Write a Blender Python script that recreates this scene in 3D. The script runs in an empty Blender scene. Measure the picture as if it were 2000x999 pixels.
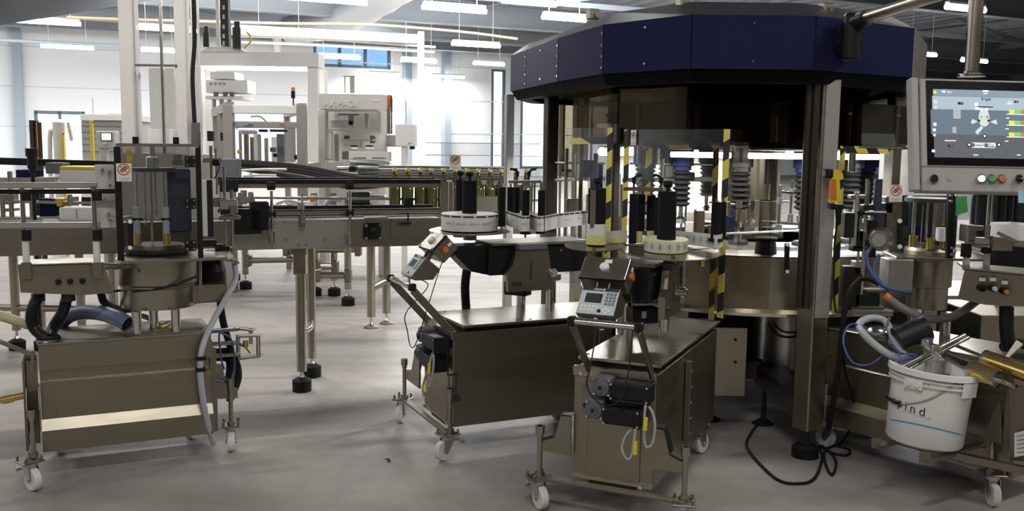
import bpy, bmesh, math, random
from mathutils import Vector, Matrix
random.seed(7)
C = bpy.context.scene.collection
PI = math.pi
R_ = math.radians

# ------------------------------------------------------------------ camera
FPX, H = 1850.0, 1.5
PITCH, ROLL = math.atan((499.5 - 280) / FPX), R_(0.7)
CF = Vector((0, math.cos(PITCH), -math.sin(PITCH)))
_r, _u = Vector((1, 0, 0)), Vector((0, math.sin(PITCH), math.cos(PITCH)))
CR = _r * math.cos(ROLL) + _u * math.sin(ROLL)
CU = -_r * math.sin(ROLL) + _u * math.cos(ROLL)
EYE = Vector((0, 0, H))
def ray(px, py): return CF + CR * ((px - 1000) / FPX) - CU * ((py - 499.5) / FPX)
def P(px, py, Y):                       # the point of the place seen at a pixel, Y metres ahead
    d = ray(px, py); return EYE + d * (Y / d.y)
def G(px, py, z=0.0):                   # the point seen at a pixel, z metres above the floor
    d = ray(px, py); return EYE + d * ((z - H) / d.z)
def M1(Y): return Y / FPX               # metres per pixel at that distance

cam = bpy.data.cameras.new('camera'); cam.sensor_width = 36; cam.lens = 36 * FPX / 2000
cam.clip_end = 300
co = bpy.data.objects.new('camera', cam); C.objects.link(co)
mw = Matrix((CR, CU, -CF)).transposed().to_4x4(); mw.translation = EYE
co.matrix_world = mw
bpy.context.scene.camera = co

# ------------------------------------------------------------------ materials
MATS = {}
def mat(name, col, rough=.5, metal=0., noise=0., nscale=8., coat=0., bump=0., bscale=40., stretch=(1, 1, 1), spec=.5, emit=0., rvar=0., trans=0.):
    if name in MATS: return MATS[name]
    m = bpy.data.materials.new(name); m.use_nodes = True
    nt = m.node_tree; b = nt.nodes['Principled BSDF']
    c = (*col, 1)
    b.inputs['Base Color'].default_value = c; b.inputs['Roughness'].default_value = rough
    b.inputs['Metallic'].default_value = metal; b.inputs['Coat Weight'].default_value = coat
    b.inputs['Coat Roughness'].default_value = .08
    b.inputs['Specular IOR Level'].default_value = spec
    b.inputs['Transmission Weight'].default_value = trans
    if emit: b.inputs['Emission Color'].default_value = c; b.inputs['Emission Strength'].default_value = emit
    if noise or bump or rvar:
        tc = nt.nodes.new('ShaderNodeTexCoord'); mp = nt.nodes.new('ShaderNodeMapping')
        mp.inputs['Scale'].default_value = stretch
        nt.links.new(tc.outputs['Object'], mp.inputs[0])
        n = nt.nodes.new('ShaderNodeTexNoise'); n.inputs['Scale'].default_value = nscale; n.inputs['Detail'].default_value = 5
        nt.links.new(mp.outputs[0], n.inputs['Vector'])
        if noise:
            mx = nt.nodes.new('ShaderNodeMix'); mx.data_type = 'RGBA'
            mx.inputs[6].default_value = (*[x * (1 - noise) for x in col], 1); mx.inputs[7].default_value = (*[min(1, x * (1 + noise)) for x in col], 1)
            nt.links.new(n.outputs['Fac'], mx.inputs[0]); nt.links.new(mx.outputs[2], b.inputs['Base Color'])
        if rvar:
            mr = nt.nodes.new('ShaderNodeMapRange'); mr.inputs[3].default_value = max(.03, rough - rvar); mr.inputs[4].default_value = rough + rvar
            nt.links.new(n.outputs['Fac'], mr.inputs[0]); nt.links.new(mr.outputs[0], b.inputs['Roughness'])
        if bump:
            n2 = nt.nodes.new('ShaderNodeTexNoise'); n2.inputs['Scale'].default_value = bscale; n2.inputs['Detail'].default_value = 3
            nt.links.new(mp.outputs[0], n2.inputs['Vector'])
            bp = nt.nodes.new('ShaderNodeBump'); bp.inputs['Strength'].default_value = bump; bp.inputs['Distance'].default_value = .01
            nt.links.new(n2.outputs['Fac'], bp.inputs['Height']); nt.links.new(bp.outputs[0], b.inputs['Normal'])
    MATS[name] = m; return m
def glass(name, tint, refl=.5, rough=.02, haze=0.):
    m = bpy.data.materials.new(name); m.use_nodes = True; nt = m.node_tree
    for n in list(nt.nodes): nt.nodes.remove(n)
    o = nt.nodes.new('ShaderNodeOutputMaterial'); t = nt.nodes.new('ShaderNodeBsdfTransparent'); g = nt.nodes.new('ShaderNodeBsdfGlossy')
    t.inputs[0].default_value = (*tint, 1); g.inputs['Roughness'].default_value = rough
    f = nt.nodes.new('ShaderNodeFresnel'); f.inputs[0].default_value = 1.45
    ml = nt.nodes.new('ShaderNodeMath'); ml.operation = 'MULTIPLY'; ml.inputs[1].default_value = refl
    mx = nt.nodes.new('ShaderNodeMixShader')
    nt.links.new(f.outputs[0], ml.inputs[0]); nt.links.new(ml.outputs[0], mx.inputs[0])
    last = t.outputs[0]
    if haze:
        d = nt.nodes.new('ShaderNodeBsdfDiffuse'); d.inputs[0].default_value = (.8, .82, .85, 1)
        m0 = nt.nodes.new('ShaderNodeMixShader'); m0.inputs[0].default_value = haze
        nt.links.new(t.outputs[0], m0.inputs[1]); nt.links.new(d.outputs[0], m0.inputs[2]); last = m0.outputs[0]
    nt.links.new(last, mx.inputs[1]); nt.links.new(g.outputs[0], mx.inputs[2]); nt.links.new(mx.outputs[0], o.inputs[0])
    MATS[name] = m; return m
def stripes(name, ca, cb, freq, axis):      # diagonal bands; axis = direction of the bands' normal in object space
    m = mat(name, ca, .45); nt = m.node_tree; b = nt.nodes['Principled BSDF']
    tc = nt.nodes.new('ShaderNodeTexCoord'); d = nt.nodes.new('ShaderNodeVectorMath'); d.operation = 'DOT_PRODUCT'
    d.inputs[1].default_value = Vector(axis).normalized() * freq
    nt.links.new(tc.outputs['Object'], d.inputs[0])
    fr = nt.nodes.new('ShaderNodeMath'); fr.operation = 'FRACT'; nt.links.new(d.outputs['Value'], fr.inputs[0])
    gt = nt.nodes.new('ShaderNodeMath'); gt.operation = 'GREATER_THAN'; gt.inputs[1].default_value = .5; nt.links.new(fr.outputs[0], gt.inputs[0])
    mx = nt.nodes.new('ShaderNodeMix'); mx.data_type = 'RGBA'; mx.inputs[6].default_value = (*ca, 1); mx.inputs[7].default_value = (*cb, 1)
    nt.links.new(gt.outputs[0], mx.inputs[0]); nt.links.new(mx.outputs[2], b.inputs['Base Color'])
    return m
steel = mat('brushed_steel', (.325, .293, .23), .36, 1, .10, 3, bump=.02, bscale=90, stretch=(1, 1, 8), rvar=.08)
steelh = mat('plain_steel', (.40, .37, .30), .30, 1, .08, 6, rvar=.08)
chrome = mat('polished_steel', (.66, .64, .60), .16, 1)
alu = mat('grey_aluminium', (.47, .45, .42), .42, .75, .05, 10)
dsteel = mat('dark_bracket_steel', (.27, .243, .195), .42, 1, .08, 5)
zinc = mat('zinc_plate', (.56, .57, .58), .28, 1)
beige = mat('light_machine_paint', (.66, .63, .595), .45, 0, .03, 3)
cream = mat('pale_machine_paint', (.80, .79, .77), .45, 0, .03, 3)
white = mat('white_plastic', (.82, .82, .80), .4)
nylon = mat('white_nylon', (.74, .73, .69), .45)
black = mat('black_plastic', (.010, .010, .011), .42, spec=.3)
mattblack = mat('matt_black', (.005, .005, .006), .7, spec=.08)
rubber = mat('black_rubber', (.013, .013, .013), .7, spec=.2)
blackm = mat('black_anodised', (.022, .022, .024), .35, .3)
foam = mat('black_roller_rubber', (.009, .009, .010), .7, bump=.05, bscale=200, spec=.15)
navy = mat('navy_lacquer', (.021, .0235, .068), .36, 0, .04, 2, spec=.012)
dgrey = mat('dark_grey_lacquer', (.04, .04, .045), .42)
grey = mat('mid_grey_paint', (.13, .13, .145), .5)
lgrey = mat('terminal_grey_paint', (.42, .41, .40), .45, .2)
brown = mat('dark_brown_metal', (.055, .047, .036), .45, .7, .15, 2)
brass = mat('brass', (.75, .55, .20), .25, 1)
yellow = mat('safety_yellow', (.72, .55, .03), .45)
orange = mat('signal_orange', (.62, .17, .03), .45)
red = mat('signal_red', (.55, .05, .02), .45)
green = mat('button_green', (.08, .38, .12), .4)
blue = mat('blue_tube', (.05, .09, .30), .4)
bhose = mat('ribbed_blue_hose', (.13, .15, .26), .38)
ghose = mat('pale_grey_hose', (.42, .44, .47), .35)
paper = mat('label_paper', (.80, .775, .74), .55)
ypaper = mat('yellow_label_paper', (.80, .74, .28), .55)
ink = mat('black_print', (.02, .02, .02), .6)
greyink = mat('grey_print', (.35, .34, .33), .6)
blueink = mat('blue_print', (.05, .30, .60), .5)
clear = glass('clear_acrylic', (.95, .955, .96), .2, .03, .003)
frosty = glass('cloudy_acrylic', (.80, .83, .87), .9, .06, .10)
smoke = glass('smoked_glass', (.46, .40, .31), .12, .03)
litsmoke = glass('lit_smoked_glass', (.84, .80, .74), .15, .03)  # same smoked glass in a lighter tint, so the lit lower part looks bright
pane = glass('window_glass', (.93, .96, .97), .8)
bottleg = mat('green_bottle_glass', (.085, .085, .018), .08, 0, spec=.8, trans=.30)
goldfoil = mat('gold_foil', (.72, .55, .10), .35, .6)

# ------------------------------------------------------------------ mesh builder
class MB:
    def __init__(s, root=None):
        s.v, s.f, s.sm = [], [], []
        s.inv = None
        if root is not None:
            s.inv = root_matrix(root).inverted()
    def pt(s, p):
        p = Vector(p); return s.inv @ p if s.inv else p
    def add(s, vs, fs, smooth=False):
        b = len(s.v); s.v += [s.pt(p) for p in vs]
        s.f += [tuple(b + i for i in f) for f in fs]; s.sm += [smooth] * len(fs); return s
    def box(s, c, size, rz=0., M=None, b=.0):
        c = Vector(c); h = [x / 2 for x in size]
        Rm = M.to_3x3() if M is not None else Matrix.Rotation(rz, 3, 'Z')
        b = min(b, .45 * min(size))
        if b <= 0:
            vs = [c + Rm @ Vector((sx * h[0], sy * h[1], sz * h[2])) for sx in (-1, 1) for sy in (-1, 1) for sz in (-1, 1)]
            return s.add(vs, [(0, 1, 3, 2), (4, 6, 7, 5), (0, 4, 5, 1), (2, 3, 7, 6), (0, 2, 6, 4), (1, 5, 7, 3)])
        vs, idx = [], {}
        for sx in (-1, 1):
            for sy in (-1, 1):
                for sz in (-1, 1):
                    for k in range(3):
                        q = [sx * (h[0] - b), sy * (h[1] - b), sz * (h[2] - b)]; q[k] = (sx, sy, sz)[k] * h[k]
                        idx[(sx, sy, sz, k)] = len(vs); vs.append(c + Rm @ Vector(q))
        fs = []
        for k in range(3):
            i, j = (k + 1) % 3, (k + 2) % 3
            for sg in (-1, 1):
                def key(a, bb):
                    t = [0, 0, 0]; t[k] = sg; t[i] = a; t[j] = bb; return idx[(*t, k)]
                q = [key(-1, -1), key(1, -1), key(1, 1), key(-1, 1)]
                fs.append(tuple(q if sg > 0 else q[::-1]))
            for a in (-1, 1):
                for bb in (-1, 1):            # edge along k
                    def kk(sg, w):
                        t = [0, 0, 0]; t[k] = sg; t[i] = a; t[j] = bb; return idx[(*t, w)]
                    q = [kk(-1, i), kk(1, i), kk(1, j), kk(-1, j)]
                    fs.append(tuple(q if a * bb > 0 else q[::-1]))
        for sx in (-1, 1):
            for sy in (-1, 1):
                for sz in (-1, 1):
                    q = [idx[(sx, sy, sz, k)] for k in range(3)]
                    fs.append(tuple(q if sx * sy * sz > 0 else q[::-1]))
        return s.add(vs, fs)
    def bar(s, p0, p1, w, h, b=.0, up=(0, 0, 1)):
        p0, p1 = Vector(p0), Vector(p1); d = p1 - p0; L = d.length
        x = d.normalized(); up = Vector(up)
        if abs(x.dot(up)) > .98: up = Vector((0, 1, 0))
        y = up.cross(x).normalized(); z = x.cross(y)
        return s.box((p0 + p1) / 2, (L, w, h), M=Matrix((x, y, z)).transposed(), b=b)
    def cyl(s, p0, p1, r, r2=None, n=16, caps=True):
        p0, p1 = Vector(p0), Vector(p1); r2 = r if r2 is None else r2
        a = (p1 - p0).normalized(); t = Vector((1, 0, 0)) if abs(a.x) < .9 else Vector((0, 1, 0))
        u = a.cross(t).normalized(); w = a.cross(u)
        ra = [p0 + (u * math.cos(2 * PI * i / n) + w * math.sin(2 * PI * i / n)) * r for i in range(n)]
        rb = [p1 + (u * math.cos(2 * PI * i / n) + w * math.sin(2 * PI * i / n)) * r2 for i in range(n)]
        s.add(ra + rb, [(i, (i + 1) % n, n + (i + 1) % n, n + i) for i in range(n)], True)
        if caps:
            if r > 1e-6: s.add(ra, [tuple(range(n))[::-1]])
            if r2 > 1e-6: s.add(rb, [tuple(range(n))])
        return s
    def tube(s, pts, r, n=8, sub=5, caps=True, ribs=0):
        pts = [Vector(p) for p in pts]
        if sub > 1 and len(pts) > 2:
            q = []
            for i in range(len(pts) - 1):
                a = pts[i - 1] if i else pts[0] * 2 - pts[1]; b, c = pts[i], pts[i + 1]
                d = pts[i + 2] if i + 2 < len(pts) else pts[-1] * 2 - pts[-2]
                for k in range(sub):
                    t = k / sub
                    q.append(.5 * ((2 * b) + (c - a) * t + (2 * a - 5 * b + 4 * c - d) * t * t + (3 * b - a - 3 * c + d) * t ** 3))
            pts = q + [pts[-1]]
        vs, m = [], len(pts); pu = None
        for i, p in enumerate(pts):
            a = (pts[min(i + 1, m - 1)] - pts[max(i - 1, 0)]).normalized()
            if pu is None:
                t = Vector((0, 0, 1)) if abs(a.z) < .9 else Vector((1, 0, 0)); pu = a.cross(t).normalized()
            u = (pu - a * pu.dot(a)).normalized(); w = a.cross(u); pu = u
            rr = r * (1.07 if ribs and i % 2 else 1)
            vs += [p + (u * math.cos(2 * PI * k / n) + w * math.sin(2 * PI * k / n)) * rr for k in range(n)]
        fs = [(i * n + k, i * n + (k + 1) % n, (i + 1) * n + (k + 1) % n, (i + 1) * n + k) for i in range(m - 1) for k in range(n)]
        s.add(vs, fs, True)
        if caps: s.add(vs[:n], [tuple(range(n))[::-1]]); s.add(vs[-n:], [tuple(range(n))])
        return s
    def lathe(s, prof, o=(0, 0, 0), n=24, M=None, smooth=False, cap=True, a0=0., a1=2 * PI):
        o = Vector(o); Rm = M.to_3x3() if M is not None else Matrix.Identity(3)
        full = abs(a1 - a0 - 2 * PI) < 1e-6; k = n if full else n + 1
        ring = lambda r, z: [o + Rm @ Vector((r * math.cos(a0 + (a1 - a0) * i / n), r * math.sin(a0 + (a1 - a0) * i / n), z)) for i in range(k)]
        if smooth:
            vs = [p for r, z in prof for p in ring(r, z)]
            s.add(vs, [(j * k + i, j * k + (i + 1) % k, (j + 1) * k + (i + 1) % k, (j + 1) * k + i) for j in range(len(prof) - 1) for i in range(n)], True)
        else:
            for (r0, z0), (r1, z1) in zip(prof, prof[1:]):
                s.add(ring(r0, z0) + ring(r1, z1), [(i, (i + 1) % k, k + (i + 1) % k, k + i) for i in range(n)], True)
        if cap and full:
            if prof[0][0] > 1e-5: s.add(ring(*prof[0]), [tuple(range(n))[::-1]])
            if prof[-1][0] > 1e-5: s.add(ring(*prof[-1]), [tuple(range(n))])
        return s
    def poly(s, pts, off):                   # a flat outline given as points, thickened by the vector off
        pts = [Vector(p) for p in pts]; off = Vector(off); n = len(pts)
        vs = pts + [p + off for p in pts]
        return s.add(vs, [tuple(range(n))[::-1], tuple(range(n, 2 * n))] + [(i, (i + 1) % n, n + (i + 1) % n, n + i) for i in range(n)])
    def ball(s, c, r, n=12, sc=(1, 1, 1)):
        m = n // 2; c = Vector(c)
        vs = [c + Vector((r * sc[0] * math.sin(PI * j / m) * math.cos(2 * PI * i / n), r * sc[1] * math.sin(PI * j / m) * math.sin(2 * PI * i / n), r * sc[2] * math.cos(PI * j / m))) for j in range(m + 1) for i in range(n)]
        return s.add(vs, [(j * n + i, (j + 1) * n + i, (j + 1) * n + (i + 1) % n, j * n + (i + 1) % n) for j in range(m) for i in range(n)], True)
    def build(s, name, m, parent=None, label=None, kind=None):
        me = bpy.data.meshes.new(name); me.from_pydata([tuple(p) for p in s.v], [], s.f)
        me.polygons.foreach_set('use_smooth', s.sm)
        bm = bmesh.new(); bm.from_mesh(me)
        bmesh.ops.remove_doubles(bm, verts=[v for v in bm.verts if not v.link_faces], dist=0)
        bmesh.ops.recalc_face_normals(bm, faces=bm.faces); bm.to_mesh(me); bm.free()
        me.materials.append(m); me.update()
        o = bpy.data.objects.new(name, me); C.objects.link(o)
        if parent is not None: o.parent = parent
        if label: o['label'] = label
        if kind: o['kind'] = kind
        return o
def root_matrix(o):
    m = Matrix.Translation(o.location) @ o.rotation_euler.to_matrix().to_4x4()
    return root_matrix(o.parent) @ m if o.parent else m
def thing(name, label, cat, loc=(0, 0, 0), rz=0., group=None):
    o = bpy.data.objects.new(name, None); C.objects.link(o); o.empty_display_size = .1
    o.location = loc; o.rotation_euler = (0, 0, rz); o['label'] = label; o['category'] = cat
    if group: o['group'] = group
    return o
def tag(o, label, cat, group=None):
    o['label'] = label; o['category'] = cat
    if group: o['group'] = group
    return o
def single(name, mb, m, label, cat, group=None, loc=(0, 0, 0)):
    o = mb.build(name, m); return tag(o, label, cat, group)
def struct(name, mb, m, parent=None):
    o = mb.build(name, m, parent); o['kind'] = 'structure'; return o
def dup(o, parent=None):
    kids = list(o.children); c = o.copy(); C.objects.link(c)
    if parent: c.parent = parent
    for k in kids: dup(k, c)
    return c
def lettering(name, text, origin, xdir, ydir, size, m, parent, depth=.0006, align='CENTER'):
    cu = bpy.data.curves.new(name, 'FONT'); cu.body = text; cu.size = size; cu.align_x = align; cu.align_y = 'CENTER'; cu.extrude = depth
    tmp = bpy.data.objects.new('tmp', cu); C.objects.link(tmp); bpy.context.view_layer.update()
    me = bpy.data.meshes.new_from_object(tmp.evaluated_get(bpy.context.evaluated_depsgraph_get()))
    bpy.data.objects.remove(tmp)
    x = Vector(xdir).normalized(); y = Vector(ydir); y = (y - x * x.dot(y)).normalized(); z = x.cross(y)
    M = Matrix((x, y, z)).transposed().to_4x4(); M.translation = Vector(origin) + z * depth
    if parent is not None: M = root_matrix(parent).inverted() @ M
    me.transform(M); me.materials.clear(); me.materials.append(m); me.name = name
    o = bpy.data.objects.new(name, me); C.objects.link(o)
    if parent is not None: o.parent = parent
    return o
def vcyl(mb, px, pyb, pyt, Y, wpx, n=16):       # an upright cylinder: axis pixel column, bottom and top rows, distance, width
    a = P(px, pyb, Y); b = P(px, pyt, Y); r = wpx / 2 * M1(Y)
    mb.cyl((a.x, a.y, a.z), (a.x, a.y, b.z), r, n=n); return a, b.z, r
def sticker(parent, c, xd, nrm, w=.05, h=.075):     # prohibition sticker: no hands in the gears
    x = Vector(xd).normalized(); nv = Vector(nrm).normalized(); y = nv.cross(x).normalized(); c = Vector(c)
    M = Matrix((x, y, nv)).transposed()
    b = MB(parent); b.box(c, (w, h, .001), M=M); st = b.build('warning_sticker', white, parent)
    q = c + nv * .0008 + y * h * .16; R0 = w * .42
    b = MB(parent); b.lathe([(R0 * .8, .0002), (R0, .0002), (R0, .0006), (R0 * .8, .0006), (R0 * .8, .0002)], q, 24, M, cap=False)
    b.bar(q + (x * -.58 + y * .58) * R0 + nv * .0005, q + (x * .58 - y * .58) * R0 + nv * .0005, R0 * .17, .0006, up=nv)
    b.build('prohibition_ring', orange, st)
    b = MB(parent)
    for dx, dy, rr in ((-.25, -.15, .26), (.22, .25, .3)):
        g = q + x * dx * R0 + y * dy * R0
        b.lathe([(rr * R0 * .45, .0001), (rr * R0, .0001), (rr * R0, .0003), (rr * R0 * .45, .0003)], g, 12, M, cap=False)
        for k in range(8):
            a = k * PI / 4; dv = x * math.cos(a) + y * math.sin(a)
            b.bar(g + dv * rr * R0 * .9, g + dv * rr * R0 * 1.3, R0 * .1, .0003, up=nv)
    b.build('gear_symbol', ink, st)
    b = MB(parent)
    for k in range(3):
        b.box(c - y * h * (.31 + .06 * k) + nv * .0007, (w * (.7, .8, .5)[k], h * .022, .0003), M=M)
    b.build('text_lines', greyink, st)
    return st
UNSEEN_LAMP, EXPOSURE, TUBE_LAMP, WALL_FILL = 80, 0.55, 110, 2200
# ------------------------------------------------------------------ hall (its walls run 25 degrees off the camera's axis)
HA = R_(25); HU = Vector((math.cos(HA), math.sin(HA), 0)); HV = Vector((-math.sin(HA), math.cos(HA), 0))
def hp(u, v, z=0.): return HU * u + HV * v + Vector((0, 0, z))
U0, U1, V0, V1, ZC = -30., 47., -9., 39.5, 6.0

fm = mat('concrete_floor', (.47, .445, .42), .5, 0, .0, spec=.25); nt = fm.node_tree; b = nt.nodes['Principled BSDF']
tc = nt.nodes.new('ShaderNodeTexCoord')
def nz(scale, detail, vec=None, dist=0.):
    n = nt.nodes.new('ShaderNodeTexNoise'); n.inputs['Scale'].default_value = scale; n.inputs['Detail'].default_value = detail; n.inputs['Distortion'].default_value = dist
    nt.links.new(vec or tc.outputs['Object'], n.inputs['Vector']); return n.outputs['Fac']
def ramp(fac, stops):
    r = nt.nodes.new('ShaderNodeValToRGB'); e = r.color_ramp.elements
    while len(e) < len(stops): e.new(.5)
    for k, (p, c) in enumerate(stops): e[k].position = p; e[k].color = (*c, 1)
    nt.links.new(fac, r.inputs[0]); return r.outputs[0]
def mixc(f, a, b_, mode='MIX'):
    m = nt.nodes.new('ShaderNodeMix'); m.data_type = 'RGBA'; m.blend_type = mode
    if isinstance(f, (int, float)): m.inputs[0].default_value = f
    else: nt.links.new(f, m.inputs[0])
    nt.links.new(a, m.inputs[6]); nt.links.new(b_, m.inputs[7]); return m.outputs[2]
mpn = nt.nodes.new('ShaderNodeMapping'); mpn.inputs['Scale'].default_value = (.35, 1.6, 1); mpn.inputs['Rotation'].default_value = (0, 0, R_(-8)); nt.links.new(tc.outputs['Object'], mpn.inputs[0])
base = ramp(nz(.9, 4, mpn.outputs[0], .6), [(.3, (.26, .24, .22)), (.52, (.35, .321, .293)), (.75, (.395, .364, .334))])
fine = ramp(nz(9, 6), [(.3, (.88, .88, .88)), (.6, (1, 1, 1))])
spots = ramp(nz(3.2, 8, None, 1.2), [(.66, (1, 1, 1)), (.74, (.72, .74, .77))])
c1 = mixc(1., base, fine, 'MULTIPLY'); c2 = mixc(1., c1, spots, 'MULTIPLY')
nt.links.new(c2, b.inputs['Base Color'])
rg = ramp(nz(2.2, 5, mpn.outputs[0]), [(.3, (.38,) * 3), (.7, (.6,) * 3)]); nt.links.new(rg, b.inputs['Roughness'])

wm = mat('white_wall_panels', (.86, .87, .88), .6, 0, .02, .5)
wg = mat('grey_wall_panels', (.30, .29, .285), .6, 0, .03, .5)
rm = mat('roof_sheet', (.30, .335, .37), .5, .3, .06, .4)
bmt = mat('roof_steel', (.30, .32, .35), .5, .3)
wd = mat('dim_wall_panels', (.30, .27, .24), .7)
fl = MB(); fl.add([hp(U0, V0), hp(U1, V0), hp(U1, V1), hp(U0, V1), hp(U0, V0, -.2), hp(U1, V0, -.2), hp(U1, V1, -.2), hp(U0, V1, -.2)],
                  [(0, 1, 2, 3), (7, 6, 5, 4), (0, 4, 5, 1), (1, 5, 6, 2), (2, 6, 7, 3), (3, 7, 4, 0)])
struct('floor', fl, fm)
def wallbox(name, u0, v0, u1, v1, z0, z1, m, parent=None):
    mb = MB(); a, c = hp(u0, v0), hp(u1, v1)
    mb.add([hp(u0, v0, z0), hp(u1, v0, z0), hp(u1, v1, z0), hp(u0, v1, z0), hp(u0, v0, z1), hp(u1, v0, z1), hp(u1, v1, z1), hp(u0, v1, z1)],
           [(3, 2, 1, 0), (4, 5, 6, 7), (0, 1, 5, 4), (1, 2, 6, 5), (2, 3, 7, 6), (3, 0, 4, 7)])
    return struct(name, mb, m, parent)
# back wall, built round its window openings
def uz(px, py):            # where a pixel's ray meets the back wall: (u, z)
    d = ray(px, py); t = V1 / d.dot(HV); q = EYE + d * t; return q.dot(HU), q.z
wins = [(66, 216, 170, 330), (612, 84, 763, 136), (960, 134, 985, 330), (1017, 188, 1066, 330), (1100, 196, 1156, 335)]
wr = []
for x0, y0, x1, y1 in wins:
    ua, za = uz(x0, y0); ub, zb = uz(x1, y1); wr.append((ua, max(.05, zb), ub, za))
mb = MB(); cuts = sorted({U0, U1, *[w[0] for w in wr], *[w[2] for w in wr]})
for a, c in zip(cuts, cuts[1:]):
    op = [w for w in wr if w[0] <= a + 1e-4 and w[2] >= c - 1e-4]
    segs = [(0, ZC)] if not op else [(0, op[0][1]), (op[0][3], ZC)]
    for z0, z1 in segs:
        if z1 - z0 < .02: continue
        mb.add([hp(a, V1, z0), hp(c, V1, z0), hp(c, V1 + .25, z0), hp(a, V1 + .25, z0), hp(a, V1, z1), hp(c, V1, z1), hp(c, V1 + .25, z1), hp(a, V1 + .25, z1)],
               [(3, 2, 1, 0), (4, 5, 6, 7), (0, 1, 5, 4), (1, 2, 6, 5), (2, 3, 7, 6), (3, 0, 4, 7)])
struct('wall_back', mb, wm)
bluepane = glass('blue_window_glass', (.35, .47, .58), .8)
wfm = mat('window_frame_paint', (.12, .16, .20), .5)
for k, (a, z0, c, z1) in enumerate(wr):
    mb = MB(); t = .12
    def hb(u0, u1, za, zb): mb.box(hp((u0 + u1) / 2, V1 + .05, (za + zb) / 2), (u1 - u0, .12, zb - za), rz=HA)
    hb(a, a + t, z0, z1); hb(c - t, c, z0, z1); hb(a, c, z1 - t, z1); hb(a, c, z0, z0 + t)
    nm = {0: 2, 1: 3}.get(k, 1)
    for j in range(1, nm): hb(a + (c - a) * j / nm - t / 2, a + (c - a) * j / nm + t / 2, z0, z1)
    wf = struct('window_%d' % (k + 1), mb, wfm)
    mb = MB(); mb.box(hp((a + c) / 2, V1 + .15, (z0 + z1) / 2), (c - a, .02, z1 - z0), rz=HA); struct('pane', mb, pane if k != 1 else bluepane, wf)
wallbox('wall_left', U0 - .25, V0, U0, V1, 0, ZC, wm)
wallbox('wall_right', U1, V0, U1 + .25, V1, 0, ZC, wg)
wallbox('wall_front', U0, V0 - .25, U1, V0, 0, ZC, wd)
# ribbed roof sheet
mb = MB(); n = 110; prof = []
for i in range(n):
    u = U0 + (U1 - U0) * i / n; d = (U1 - U0) / n
    prof += [(u, ZC), (u + d * .45, ZC), (u + d * .55, ZC + .12), (u + d * .9, ZC + .12)]
prof.append((U1, ZC))
vs = [hp(u, V0, z) for u, z in prof] + [hp(u, V1 + .25, z) for u, z in prof]
m_ = len(prof)
mb.add(vs, [(i, i + 1, m_ + i + 1, m_ + i) for i in range(m_ - 1)]); struct('ceiling', mb, rm)
# wall panel joints and girts, wall posts
jm = mat('panel_joint', (.62, .66, .70), .6)
mb = MB()
for z in (1.9, 3.35, 4.8): mb.box(hp((U0 + U1) / 2, V1 - .01, z), (U1 - U0, .02, .035), rz=HA)
o = struct('trim_1', mb, jm)
pm = mat('wall_post_paint', (.34, .40, .46), .5)
for k, px in enumerate((38, 792, 868, 1858)):
    u, z = uz(px, 200); mb = MB(); mb.box(hp(u, V1 - .25, ZC / 2), (.3 if k < 3 else .6, .4, ZC), rz=HA); struct('wall_post_%d' % (k + 1), mb, pm)
# roof frames
def ibeam(mb, p0, p1, w, h):
    p0, p1 = Vector(p0), Vector(p1); z = Vector((0, 0, 1))
    mb.bar(p0, p1, .03, h); mb.bar(p0 + z * h / 2, p1 + z * h / 2, w, .03); mb.bar(p0 - z * h / 2, p1 - z * h / 2, w, .03)
k = 0
for v in (9, 19, 28.5, 33, 36.5):
    mb = MB(); ibeam(mb, hp(U0, v, ZC - .45), hp(U1, v, ZC - .45), .35, .7); k += 1; struct('ceiling_beam_%d' % k, mb, bmt)
for u in range(-24, 45, 6):
    mb = MB(); ibeam(mb, hp(u, V0, ZC - .16), hp(u, V1, ZC - .16), .2, .24); k += 1; struct('ceiling_beam_%d' % k, mb, bmt)
mb = MB()
for v in (15, 23, 33):
    for u in range(-24, 42, 6):
        mb.bar(hp(u, v, ZC - .75), hp(u + 3, v, ZC - .2), .1, .1); mb.bar(hp(u + 3, v, ZC - .2), hp(u + 6, v, ZC - .75), .1, .1)
    mb.bar(hp(-24, v, ZC - .78), hp(42, v, ZC - .78), .14, .14)
struct('ceiling_truss', mb, bmt)
# skylights in the roof
sky = bpy.data.materials.new('daylit_skylight'); sky.use_nodes = True
sb = sky.node_tree.nodes['Principled BSDF']; sb.inputs['Base Color'].default_value = (.8, .8, .8, 1); sb.inputs['Emission Color'].default_value = (.93, .97, 1, 1); sb.inputs['Emission Strength'].default_value = 9
sk = 0
for v in (31,):
    for u in (-4, 9, 22):
        mb = MB(); mb.box(hp(u, v, ZC - .02), (3.2, 1.5, .04), rz=HA); sk += 1; struct('window_%d' % (10 + sk), mb, sky)
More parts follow.
